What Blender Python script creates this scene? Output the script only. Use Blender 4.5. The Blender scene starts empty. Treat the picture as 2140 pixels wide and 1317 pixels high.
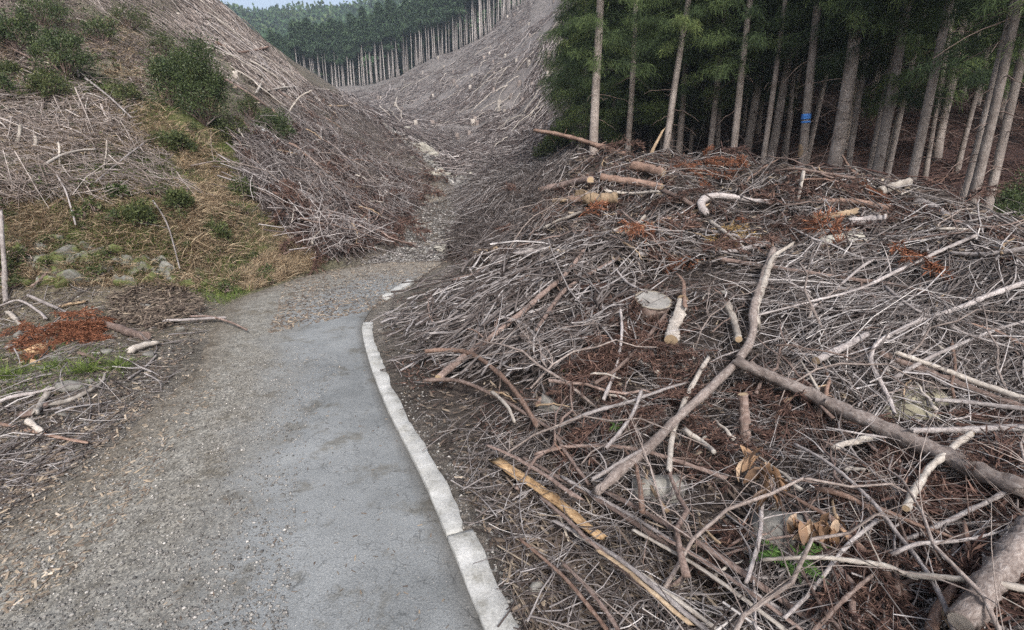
import bpy, math, random
import numpy as np
from mathutils import Vector, Matrix

rng = np.random.default_rng(7)
random.seed(7)
scene = bpy.context.scene
col = scene.collection

# ------------------------------------------------------------------ camera
CAM = np.array([0.0, 0.0, 2.5])
PITCH = math.radians(16.8)
FPX, CU, CV = 1070.0, 1070.0, 658.5          # photograph's own pixels
cam = bpy.data.cameras.new('camera')
cam.sensor_width = 36.0
cam.lens = 18.0
cam.clip_start = 0.05
cam.clip_end = 3000
cam_o = bpy.data.objects.new('camera', cam)
col.objects.link(cam_o)
cam_o.location = CAM
cam_o.rotation_euler = (math.radians(90) - PITCH, 0, 0)
scene.camera = cam_o

# ------------------------------------------------------------------ sky, sun, exposure
world = bpy.data.worlds.new('World')
scene.world = world
world.use_nodes = True
wn = world.node_tree
wn.nodes.clear()
w_out = wn.nodes.new('ShaderNodeOutputWorld')
w_bg = wn.nodes.new('ShaderNodeBackground')
w_sky = wn.nodes.new('ShaderNodeTexSky')
w_sky.sky_type = 'NISHITA'
w_sky.sun_disc = False
SUN_EL, SUN_AZ = math.radians(45), math.radians(168)
w_sky.sun_elevation = SUN_EL
w_sky.sun_rotation = SUN_AZ
w_sky.air_density = 1.0
w_sky.dust_density = 4.0
w_sky.ozone_density = 1.0
w_hsv = wn.nodes.new('ShaderNodeHueSaturation')
w_hsv.inputs['Saturation'].default_value = 0.7      # cloud cover: nearly colourless sky light
wn.links.new(w_sky.outputs[0], w_hsv.inputs['Color'])
wn.links.new(w_hsv.outputs[0], w_bg.inputs[0])
w_bg.inputs[1].default_value = 0.11
wn.links.new(w_bg.outputs[0], w_out.inputs[0])

sun = bpy.data.lights.new('sun', 'SUN')
sun.energy = 1.5
sun.angle = math.radians(11)
sun.color = (1.0, 0.995, 0.985)
sun_o = bpy.data.objects.new('sun', sun)
col.objects.link(sun_o)
sd = Vector((math.sin(SUN_AZ) * math.cos(SUN_EL), math.cos(SUN_AZ) * math.cos(SUN_EL), math.sin(SUN_EL)))
sun_o.rotation_euler = sd.to_track_quat('Z', 'Y').to_euler()
sun_o.location = (0, 0, 60)

vs = scene.view_settings
vs.view_transform = 'Standard'
vs.look = 'None'
vs.exposure = 1.2
vs.gamma = 1.0
vs.use_curve_mapping = False
scene.cycles.max_bounces = 5
scene.cycles.diffuse_bounces = 3
scene.cycles.volume_bounces = 0
scene.cycles.use_denoising = False

# ------------------------------------------------------------------ materials
def ramp(nt, fac, stops):
    n = nt.nodes.new('ShaderNodeValToRGB')
    e = n.color_ramp.elements
    while len(e) < len(stops):
        e.new(0.5)
    for k, (p, c) in enumerate(stops):
        e[k].position = p
        e[k].color = (*c, 1)
    nt.links.new(fac, n.inputs[0])
    return n.outputs[0]

def new_mat(name, rough=0.9, spec=0.2):
    m = bpy.data.materials.new(name)
    m.use_nodes = True
    nt = m.node_tree
    b = nt.nodes['Principled BSDF']
    b.inputs['Roughness'].default_value = rough
    b.inputs['Specular IOR Level'].default_value = spec
    return m, nt, b

def mul(nt, a, b, fac=1.0, mode='MULTIPLY'):
    n = nt.nodes.new('ShaderNodeMix')
    n.data_type = 'RGBA'
    n.blend_type = mode
    if isinstance(fac, float):
        n.inputs[0].default_value = fac
    else:
        nt.links.new(fac, n.inputs[0])
    for s, k in ((a, 6), (b, 7)):
        if isinstance(s, tuple):
            n.inputs[k].default_value = (*s, 1)
        else:
            nt.links.new(s, n.inputs[k])
    return n.outputs[2]

def coord(nt, kind='Object', scale=(1, 1, 1)):
    t = nt.nodes.new('ShaderNodeTexCoord')
    mp = nt.nodes.new('ShaderNodeMapping')
    mp.inputs['Scale'].default_value = scale
    nt.links.new(t.outputs[kind], mp.inputs[0])
    return mp.outputs[0]

def noise(nt, vec, scale, detail=4, rough=0.6):
    n = nt.nodes.new('ShaderNodeTexNoise')
    n.inputs['Scale'].default_value = scale
    n.inputs['Detail'].default_value = detail
    n.inputs['Roughness'].default_value = rough
    if vec is not None:
        nt.links.new(vec, n.inputs['Vector'])
    return n.outputs[0]

def bump(nt, b, h, strength=0.5, dist=0.02):
    n = nt.nodes.new('ShaderNodeBump')
    n.inputs['Strength'].default_value = strength
    n.inputs['Distance'].default_value = dist
    nt.links.new(h, n.inputs['Height'])
    nt.links.new(n.outputs[0], b.inputs['Normal'])

def attr(nt, name, out='Fac'):
    a = nt.nodes.new('ShaderNodeAttribute')
    a.attribute_name = name
    return a.outputs[out]

def geo_pos(nt):
    return nt.nodes.new('ShaderNodeNewGeometry').outputs['Position']

def tone_mat(name, stops, rough=0.9, spec=0.15, transl=0.0):
    """colour of a joined mass of pieces: each piece has its own 'tone'"""
    m, nt, b = new_mat(name, rough, spec)
    c = ramp(nt, attr(nt, 'tone'), stops)
    n = noise(nt, geo_pos(nt), 9.0, 3)
    c = mul(nt, c, ramp(nt, n, [(0.3, (0.62, 0.6, 0.6)), (0.7, (1.25, 1.22, 1.2))]))
    nt.links.new(c, b.inputs['Base Color'])
    if transl:
        tr = nt.nodes.new('ShaderNodeBsdfTranslucent')
        nt.links.new(c, tr.inputs[0])
        mx = nt.nodes.new('ShaderNodeMixShader')
        mx.inputs[0].default_value = transl
        nt.links.new(b.outputs[0], mx.inputs[1])
        nt.links.new(tr.outputs[0], mx.inputs[2])
        nt.links.new(mx.outputs[0], nt.nodes['Material Output'].inputs[0])
    return m

def wood_mat(name, stops, scale=(26, 26, 2.2), rough=0.85, bumpd=0.012, rnd=0.22):
    """bark or bare wood on a single stem: streaks along the object's own local z (UV y)"""
    m, nt, b = new_mat(name, rough, 0.2)
    t = nt.nodes.new('ShaderNodeTexCoord')
    mp = nt.nodes.new('ShaderNodeMapping')
    mp.inputs['Scale'].default_value = scale
    nt.links.new(t.outputs['UV'], mp.inputs[0])
    oi = nt.nodes.new('ShaderNodeObjectInfo')
    va = nt.nodes.new('ShaderNodeVectorMath')
    va.operation = 'ADD'
    nt.links.new(mp.outputs[0], va.inputs[0])
    sc = nt.nodes.new('ShaderNodeVectorMath')
    sc.operation = 'SCALE'
    sc.inputs[0].default_value = (31, 17, 23)
    nt.links.new(oi.outputs['Random'], sc.inputs['Scale'])
    nt.links.new(sc.outputs[0], va.inputs[1])
    n = noise(nt, va.outputs[0], 1.0, 6, 0.65)
    n2 = noise(nt, geo_pos(nt), 3.0, 3)
    c = ramp(nt, n, stops)
    c = mul(nt, c, ramp(nt, n2, [(0.3, (0.65, 0.63, 0.62)), (0.68, (1.2, 1.2, 1.2))]))
    v = ramp(nt, oi.outputs['Random'], [(0.0, (1 - rnd,) * 3), (1.0, (1 + rnd,) * 3)])
    c = mul(nt, c, v)
    nt.links.new(c, b.inputs['Base Color'])
    bump(nt, b, n, 0.8, bumpd)
    return m

M = {}
M['twigs'] = tone_mat('twigs', [(0.0, (0.03, 0.023, 0.021)), (0.3, (0.085, 0.07, 0.064)), (0.6, (0.2, 0.182, 0.175)), (0.85, (0.38, 0.36, 0.355)), (1.0, (0.58, 0.55, 0.52))])
M['brush'] = tone_mat('brush', [(0.0, (0.045, 0.034, 0.032)), (0.35, (0.125, 0.102, 0.096)), (0.7, (0.26, 0.235, 0.228)), (1.0, (0.5, 0.47, 0.455))])
M['slope_sticks'] = tone_mat('slope_sticks', [(0.0, (0.09, 0.07, 0.06)), (0.4, (0.21, 0.175, 0.155)), (0.75, (0.34, 0.3, 0.275)), (1.0, (0.55, 0.51, 0.48))])
M['chips'] = tone_mat('chips', [(0.0, (0.06, 0.045, 0.038)), (0.45, (0.15, 0.12, 0.095)), (0.8, (0.29, 0.24, 0.18)), (1.0, (0.5, 0.44, 0.36))])
M['fronds'] = tone_mat('fronds', [(0.0, (0.045, 0.026, 0.023)), (0.5, (0.098, 0.06, 0.05)), (1.0, (0.2, 0.128, 0.1))])
M['red_fronds'] = tone_mat('red_fronds', [(0.0, (0.1, 0.04, 0.025)), (0.5, (0.21, 0.088, 0.05)), (1.0, (0.33, 0.155, 0.09))])
M['gold_fronds'] = tone_mat('gold_fronds', [(0.0, (0.14, 0.09, 0.04)), (0.5, (0.3, 0.2, 0.085)), (1.0, (0.42, 0.31, 0.14))])
M['dry_grass'] = tone_mat('dry_grass', [(0.0, (0.13, 0.09, 0.06)), (0.4, (0.28, 0.21, 0.14)), (0.75, (0.43, 0.345, 0.23)), (1.0, (0.56, 0.48, 0.34))], transl=0.2)
M['green_grass'] = tone_mat('green_grass', [(0.0, (0.05, 0.085, 0.025)), (0.5, (0.11, 0.165, 0.04)), (1.0, (0.22, 0.27, 0.08))], transl=0.25)
M['bush_leaf'] = tone_mat('bush_leaf', [(0.0, (0.025, 0.042, 0.018)), (0.45, (0.055, 0.083, 0.03)), (0.8, (0.1, 0.135, 0.045)), (1.0, (0.17, 0.19, 0.07))], rough=0.5, spec=0.4, transl=0.2)
M['bank_leaf'] = tone_mat('bank_leaf', [(0.0, (0.03, 0.046, 0.02)), (0.5, (0.072, 0.095, 0.034)), (0.85, (0.125, 0.145, 0.052)), (1.0, (0.24, 0.235, 0.09))], rough=0.6, spec=0.3, transl=0.25)
M['fern'] = tone_mat('fern', [(0.0, (0.05, 0.1, 0.03)), (0.6, (0.1, 0.19, 0.05)), (1.0, (0.17, 0.27, 0.08))], transl=0.3)
M['conifer'] = tone_mat('conifer', [(0.0, (0.036, 0.056, 0.03)), (0.35, (0.07, 0.104, 0.045)), (0.7, (0.12, 0.165, 0.062)), (1.0, (0.22, 0.26, 0.095))], transl=0.25)
M['far_conifer'] = tone_mat('far_conifer', [(0.0, (0.035, 0.06, 0.038)), (0.6, (0.068, 0.11, 0.062)), (1.0, (0.11, 0.165, 0.085))])
M['far_wood'] = tone_mat('far_wood', [(0.0, (0.03, 0.065, 0.035)), (0.5, (0.06, 0.11, 0.05)), (1.0, (0.12, 0.16, 0.065))])
M['gravel'] = tone_mat('gravel', [(0.0, (0.07, 0.068, 0.065)), (0.5, (0.19, 0.185, 0.175)), (0.85, (0.33, 0.32, 0.3)), (1.0, (0.55, 0.53, 0.5))])
M['dead_leaf'] = tone_mat('dead_leaf', [(0.0, (0.16, 0.09, 0.05)), (0.6, (0.36, 0.24, 0.15)), (1.0, (0.55, 0.42, 0.3))], rough=0.6, spec=0.3, transl=0.15)

M['grey_wood'] = wood_mat('grey_wood', [(0.25, (0.13, 0.11, 0.105)), (0.5, (0.29, 0.26, 0.25)), (0.75, (0.45, 0.42, 0.4))])
M['bark_brown'] = wood_mat('bark_brown', [(0.25, (0.075, 0.05, 0.043)), (0.5, (0.18, 0.13, 0.11)), (0.75, (0.31, 0.255, 0.23))])
M['bark_red'] = wood_mat('bark_red', [(0.25, (0.085, 0.052, 0.042)), (0.5, (0.2, 0.13, 0.1)), (0.78, (0.36, 0.28, 0.235))])
M['bark_grey'] = wood_mat('bark_grey', [(0.25, (0.1, 0.075, 0.066)), (0.5, (0.23, 0.19, 0.17)), (0.75, (0.38, 0.34, 0.315))])
M['pale_wood'] = wood_mat('pale_wood', [(0.2, (0.17, 0.14, 0.12)), (0.45, (0.32, 0.285, 0.25)), (0.75, (0.5, 0.465, 0.42))], bumpd=0.006)
M['tan_wood'] = wood_mat('tan_wood', [(0.2, (0.16, 0.105, 0.065)), (0.5, (0.3, 0.22, 0.145)), (0.78, (0.45, 0.36, 0.255))], bumpd=0.008)
M['orange_wood'] = wood_mat('orange_wood', [(0.3, (0.1, 0.06, 0.035)), (0.45, (0.33, 0.21, 0.11)), (0.75, (0.55, 0.4, 0.24))], bumpd=0.006, rnd=0.05)
M['cedar_bark'] = wood_mat('cedar_bark', [(0.25, (0.14, 0.11, 0.095)), (0.5, (0.28, 0.24, 0.215)), (0.78, (0.42, 0.385, 0.355))], scale=(14, 14, 0.7), bumpd=0.03, rnd=0.2)
M['far_bark'] = wood_mat('far_bark', [(0.25, (0.2, 0.175, 0.165)), (0.5, (0.35, 0.32, 0.305)), (0.78, (0.47, 0.445, 0.43))], scale=(10, 10, 0.5), rnd=0.3)

# sawn end grain
m, nt, b = new_mat('end_grain', 0.85)
t = nt.nodes.new('ShaderNodeTexCoord')
wv = nt.nodes.new('ShaderNodeTexWave')
wv.wave_type = 'RINGS'
wv.rings_direction = 'Z'
wv.inputs['Scale'].default_value = 9
wv.inputs['Distortion'].default_value = 1.2
wv.inputs['Detail'].default_value = 3
wv.inputs['Detail Scale'].default_value = 2
nt.links.new(t.outputs['UV'], wv.inputs[0])
n = noise(nt, t.outputs['UV'], 2.0, 4)
ln_ = nt.nodes.new('ShaderNodeVectorMath'); ln_.operation = 'LENGTH'; nt.links.new(t.outputs['UV'], ln_.inputs[0])
rim = ramp(nt, ln_.outputs['Value'], [(0.0, (1.15, 1.12, 1.1)), (0.3, (0.95, 0.95, 0.95)), (0.86, (1, 1, 1)), (0.9, (1.35, 1.25, 1.05)), (0.97, (0.35, 0.28, 0.24))])
c = ramp(nt, wv.outputs['Fac'], [(0.0, (0.19, 0.185, 0.175)), (1.0, (0.3, 0.295, 0.285))])
c = mul(nt, c, ramp(nt, n, [(0.3, (0.75, 0.72, 0.68)), (0.7, (1.15, 1.12, 1.1))]))
c = mul(nt, c, rim)
nt.links.new(c, b.inputs['Base Color'])
bump(nt, b, wv.outputs['Fac'], 0.3, 0.004)
M['end_grain'] = m
m, nt, b = new_mat('fresh_end', 0.8)
t = nt.nodes.new('ShaderNodeTexCoord')
n = noise(nt, t.outputs['UV'], 6.0, 5)
nt.links.new(ramp(nt, n, [(0.3, (0.24, 0.16, 0.095)), (0.7, (0.46, 0.36, 0.24))]), b.inputs['Base Color'])
M['fresh_end'] = m

# stones
def rock_mat(name, a, c2, moss=0.0):
    m, nt, b = new_mat(name, 0.9, 0.25)
    p = geo_pos(nt)
    n = noise(nt, p, 7.0, 7, 0.65)
    c = ramp(nt, n, [(0.3, a), (0.7, c2)])
    oi = nt.nodes.new('ShaderNodeObjectInfo')
    c = mul(nt, c, ramp(nt, oi.outputs['Random'], [(0, (0.72, 0.72, 0.72)), (1, (1.2, 1.2, 1.18))]))
    if moss:
        nm = noise(nt, p, 3.2, 5)
        f = ramp(nt, nm, [(0.62 - moss * 0.3, (0, 0, 0)), (0.72 - moss * 0.3, (1, 1, 1))])
        c = mul(nt, c, (0.1, 0.115, 0.04), f, 'MIX')
    nt.links.new(c, b.inputs['Base Color'])
    bump(nt, b, n, 0.7, 0.03)
    return m
M['wall_stone'] = rock_mat('wall_stone', (0.1, 0.098, 0.085), (0.23, 0.225, 0.205), 0.6)
M['grey_stone'] = rock_mat('grey_stone', (0.13, 0.12, 0.105), (0.27, 0.26, 0.24))
M['pale_stone'] = rock_mat('pale_stone', (0.24, 0.22, 0.185), (0.42, 0.4, 0.355))
M['yellow_stone'] = rock_mat('yellow_stone', (0.22, 0.2, 0.14), (0.38, 0.35, 0.26))
M['orange_stone'] = rock_mat('orange_stone', (0.3, 0.19, 0.1), (0.46, 0.32, 0.2))

# ground: soil colour of each place comes from the 'soil' attribute
m, nt, b = new_mat('ground_soil', 0.95, 0.1)
p = geo_pos(nt)
n1 = noise(nt, p, 14.0, 6, 0.7)
n2 = noise(nt, p, 1.3, 5, 0.6)
c = mul(nt, attr(nt, 'soil', 'Color'), ramp(nt, n1, [(0.3, (0.42, 0.4, 0.4)), (0.5, (0.95, 0.95, 0.95)), (0.72, (1.9, 1.85, 1.8))]))
c = mul(nt, c, ramp(nt, n2, [(0.3, (0.65, 0.65, 0.62)), (0.7, (1.3, 1.28, 1.25))]))
n3 = noise(nt, p, 2.6, 5, 0.65)
vg = mul(nt, ramp(nt, n3, [(0.42, (0, 0, 0)), (0.58, (1, 1, 1))]), attr(nt, 'veg'))
c = mul(nt, c, mul(nt, (0.085, 0.1, 0.035), ramp(nt, n1, [(0.3, (0.5, 0.5, 0.5)), (0.7, (1.6, 1.6, 1.5))])), vg, 'MIX')
nt.links.new(c, b.inputs['Base Color'])
bump(nt, b, n1, 1.0, 0.08)
M['ground'] = m

# road surface: UV x runs across (0 left .. 1 kerb), y along in metres
m, nt, b = new_mat('worn_asphalt', 0.85, 0.3)
p = geo_pos(nt)
uv = nt.nodes.new('ShaderNodeTexCoord').outputs['UV']
sx = nt.nodes.new('ShaderNodeSeparateXYZ')
nt.links.new(uv, sx.inputs[0])
big = noise(nt, p, 0.9, 5, 0.6)
mid = noise(nt, p, 6.0, 6, 0.65)
fine = noise(nt, p, 90.0, 4, 0.8)
vor = nt.nodes.new('ShaderNodeTexVoronoi')
vor.inputs['Scale'].default_value = 70
nt.links.new(p, vor.inputs['Vector'])
# cracks, on the asphalt only
wob = nt.nodes.new('ShaderNodeVectorMath'); wob.operation = 'ADD'
nz = nt.nodes.new('ShaderNodeTexNoise'); nz.inputs['Scale'].default_value = 5.0; nz.inputs['Detail'].default_value = 4
nt.links.new(p, nz.inputs['Vector'])
sc = nt.nodes.new('ShaderNodeVectorMath'); sc.operation = 'SCALE'; sc.inputs['Scale'].default_value = 0.22
nt.links.new(nz.outputs['Color'], sc.inputs[0])
nt.links.new(p, wob.inputs[0]); nt.links.new(sc.outputs[0], wob.inputs[1])
def cracks(scale, w):
    v = nt.nodes.new('ShaderNodeTexVoronoi')
    v.feature = 'DISTANCE_TO_EDGE'
    v.inputs['Scale'].default_value = scale
    nt.links.new(wob.outputs[0], v.inputs['Vector'])
    return ramp(nt, v.outputs['Distance'], [(0.0, (0.5, 0.5, 0.5)), (w, (1, 1, 1))])
asph = ramp(nt, fine, [(0.25, (0.1, 0.105, 0.108)), (0.5, (0.172, 0.18, 0.184)), (0.78, (0.31, 0.315, 0.315))])
asph = mul(nt, asph, ramp(nt, big, [(0.35, (0.75, 0.75, 0.74)), (0.65, (1.25, 1.24, 1.22))]))
crk = mul(nt, cracks(7.5, 0.03), cracks(1.3, 0.008))
asph = mul(nt, asph, mul(nt, crk, (1, 1, 1), ramp(nt, mid, [(0.44, (1, 1, 1)), (0.54, (0.15, 0.15, 0.15))]), 'MIX'))
grav = ramp(nt, vor.outputs['Color'], [(0.1, (0.085, 0.083, 0.077)), (0.5, (0.165, 0.16, 0.148)), (0.9, (0.3, 0.29, 0.265))])
grav = mul(nt, grav, ramp(nt, mid, [(0.32, (0.7, 0.66, 0.6)), (0.68, (1.2, 1.18, 1.14))]))
gf = nt.nodes.new('ShaderNodeMath'); gf.operation = 'MULTIPLY_ADD'; gf.inputs[1].default_value = 0.7
nt.links.new(big, gf.inputs[0]); nt.links.new(sx.outputs[0], gf.inputs[2])
gravf = ramp(nt, gf.outputs[0], [(0.68, (1, 1, 1)), (1.0, (0, 0, 0))])
c = mul(nt, asph, grav, gravf, 'MIX')
edge = ramp(nt, sx.outputs[0], [(0.0, (0.62, 0.55, 0.48)), (0.2, (1, 1, 1)), (0.95, (1, 1, 1)), (1.0, (0.6, 0.56, 0.52))])
c = mul(nt, c, edge)
dv = nt.nodes.new('ShaderNodeMath'); dv.operation = 'MULTIPLY_ADD'; dv.inputs[1].default_value = 2.6
nt.links.new(mid, dv.inputs[0]); nt.links.new(sx.outputs[1], dv.inputs[2])
dirt = ramp(nt, vor.outputs['Color'], [(0.1, (0.1, 0.085, 0.07)), (0.6, (0.19, 0.165, 0.135)), (0.95, (0.33, 0.29, 0.24))])
dm = nt.nodes.new('ShaderNodeMapRange'); dm.inputs['From Min'].default_value = 15.6; dm.inputs['From Max'].default_value = 17.4
nt.links.new(dv.outputs[0], dm.inputs['Value'])
c = mul(nt, c, dirt, dm.outputs[0], 'MIX')
spot = noise(nt, p, 2.2, 6, 0.7)
c = mul(nt, c, ramp(nt, spot, [(0.36, (0.7, 0.66, 0.6)), (0.46, (1, 1, 1)), (0.6, (1, 1, 1)), (0.7, (1.18, 1.17, 1.15))]))
nt.links.new(c, b.inputs['Base Color'])
hb = nt.nodes.new('ShaderNodeMath'); hb.operation = 'ADD'
nt.links.new(fine, hb.inputs[0]); nt.links.new(vor.outputs['Distance'], hb.inputs[1])
bump(nt, b, hb.outputs[0], 0.4, 0.006)
M['road'] = m

m, nt, b = new_mat('weathered_concrete', 0.9, 0.2)
p = geo_pos(nt)
n1 = noise(nt, p, 5.0, 6, 0.7)
n2 = noise(nt, p, 60.0, 3, 0.7)
c = ramp(nt, n1, [(0.3, (0.17, 0.16, 0.135)), (0.45, (0.34, 0.335, 0.315)), (0.7, (0.48, 0.475, 0.46))])
c = mul(nt, c, ramp(nt, n2, [(0.3, (0.72, 0.72, 0.72)), (0.6, (1.08, 1.08, 1.08))]))
nt.links.new(c, b.inputs['Base Color'])
bump(nt, b, n2, 0.5, 0.006)
M['concrete'] = m
m, nt, b = new_mat('blue_paint', 0.6); b.inputs['Base Color'].default_value = (0.05, 0.2, 0.62, 1)
n = noise(nt, geo_pos(nt), 14, 4)
nt.links.new(ramp(nt, n, [(0.35, (0.04, 0.13, 0.42)), (0.65, (0.1, 0.32, 0.8))]), b.inputs['Base Color'])
M['blue_paint'] = m
m, nt, b = new_mat('white_plastic', 0.5)
n = noise(nt, geo_pos(nt), 9, 4)
nt.links.new(ramp(nt, n, [(0.3, (0.62, 0.62, 0.64)), (0.6, (0.82, 0.82, 0.82))]), b.inputs['Base Color'])
M['white_plastic'] = m

# ------------------------------------------------------------------ mesh helpers
def mesh_np(name, verts, faces, mat, attrs=None, smooth=False, uv=None):
    """faces: (n,3) or (n,4) int array, or list of such arrays"""
    if not isinstance(faces, list):
        faces = [faces]
    me = bpy.data.meshes.new(name)
    verts = np.asarray(verts, np.float32)
    me.vertices.add(len(verts))
    me.vertices.foreach_set('co', verts.ravel())
    idx = np.concatenate([f.ravel() for f in faces]).astype(np.int32)
    tot = np.concatenate([np.full(len(f), f.shape[1], np.int32) for f in faces])
    start = np.concatenate([[0], np.cumsum(tot)[:-1]]).astype(np.int32)
    me.loops.add(len(idx))
    me.loops.foreach_set('vertex_index', idx)
    me.polygons.add(len(tot))
    me.polygons.foreach_set('loop_start', start)
    me.polygons.foreach_set('loop_total', tot)
    if smooth:
        me.polygons.foreach_set('use_smooth', np.ones(len(tot), bool))
    if uv is not None:
        l = me.uv_layers.new(name='UVMap')
        l.data.foreach_set('uv', np.asarray(uv, np.float32)[idx].ravel())
    for k, a in (attrs or {}).items():
        a = np.asarray(a, np.float32)
        if a.ndim == 1:
            me.attributes.new(k, 'FLOAT', 'POINT').data.foreach_set('value', a)
        else:
            me.attributes.new(k, 'FLOAT_COLOR', 'POINT').data.foreach_set('color', a.ravel())
    me.update(calc_edges=True)
    me.materials.append(mat)
    return me

def link(name, me, parent=None, loc=(0, 0, 0), rot=None, scale=None):
    o = bpy.data.objects.new(name, me)
    col.objects.link(o)
    o.location = loc
    if rot is not None:
        o.rotation_euler = rot
    if scale is not None:
        o.scale = scale if hasattr(scale, '__len__') else (scale,) * 3
    if parent is not None:
        o.parent = parent
    return o

def tag(o, label, cat, group=None, kind=None):
    o['label'] = label
    o['category'] = cat
    if group:
        o['group'] = group
    if kind:
        o['kind'] = kind
    return o

def copy_tree(o, parent=None):
    c = o.copy()
    col.objects.link(c)
    c.parent = parent
    for ch in list(o.children):
        copy_tree(ch, c)
    return c

def norm(a):
    return a / np.maximum(np.linalg.norm(a, axis=-1, keepdims=True), 1e-9)

def tubes(P, R, sides=3):
    """P (N,K,3) polylines, R (N,K) radii -> verts, quad faces"""
    N, K, _ = P.shape
    T = norm(np.gradient(P, axis=1))
    ref = np.zeros_like(T); ref[..., 2] = 1
    par = np.abs(T[..., 2]) > 0.9
    ref[par] = (1, 0, 0)
    A = norm(np.cross(T, ref)); B = np.cross(T, A)
    a = np.arange(sides) * 2 * math.pi / sides
    V = P[:, :, None, :] + R[:, :, None, None] * (np.cos(a)[None, None, :, None] * A[:, :, None, :] + np.sin(a)[None, None, :, None] * B[:, :, None, :])
    i = np.arange(N)[:, None, None] * K * sides
    k = np.arange(K - 1)[None, :, None] * sides
    s = np.arange(sides)[None, None, :]
    s2 = (s + 1) % sides
    F = np.stack([i + k + s, i + k + s2, i + k + sides + s2, i + k + sides + s], -1).reshape(-1, 4)
    return V.reshape(-1, 3), F

def strips(P, W, side):
    """flat tapering ribbons: P (N,K,3), W (N,K), side (N,3)"""
    N, K, _ = P.shape
    S = side[:, None, :] * W[..., None] * 0.5
    V = np.stack([P - S, P + S], 2).reshape(-1, 3)
    i = np.arange(N)[:, None] * K * 2
    k = np.arange(K - 1)[None, :] * 2
    F = np.stack([i + k, i + k + 1, i + k + 3, i + k + 2], -1).reshape(-1, 4)
    return V, F

def rand_unit(n):
    return norm(rng.normal(size=(n, 3)))

def leaves(C, D, L, W, tilt=None):
    """diamond leaves, base C, direction D, length L, width W"""
    S = norm(np.cross(D, rand_unit(len(C))))
    N = np.cross(S, D)
    mid = C + D * (L * 0.45)[:, None] + N * (L * 0.06)[:, None]
    V = np.stack([C, mid + S * (W / 2)[:, None], C + D * L[:, None], mid - S * (W / 2)[:, None]], 1).reshape(-1, 3)
    F = np.arange(len(C) * 4).reshape(-1, 4)
    return V, F

class Mass:
    def __init__(s): s.v, s.f, s.t, s.n = [], [], [], 0
    def add(s, V, F, tone):
        s.v.append(V); s.f.append(F + s.n)
        tone = np.asarray(tone, float)
        s.t.append(np.repeat(tone, len(V) // len(tone)) if len(tone) != len(V) else tone); s.n += len(V)
    def mesh(s, name, mat):
        by = {}
        for f in s.f: by.setdefault(f.shape[1], []).append(f)
        return mesh_np(name, np.concatenate(s.v), [np.concatenate(x) for x in by.values()], mat, {'tone': np.concatenate(s.t)})

# ------------------------------------------------------------------ terrain
def ray(u, v):
    xc = (np.asarray(u, float) - CU) / FPX
    yc = -(np.asarray(v, float) - CV) / FPX
    cp, sp = math.cos(PITCH), math.sin(PITCH)
    return np.stack([xc, cp + yc * sp, -sp + yc * cp], -1)

def at(u, v, t):
    return CAM + ray(u, v) * np.asarray(t, float)[..., None]

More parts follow.
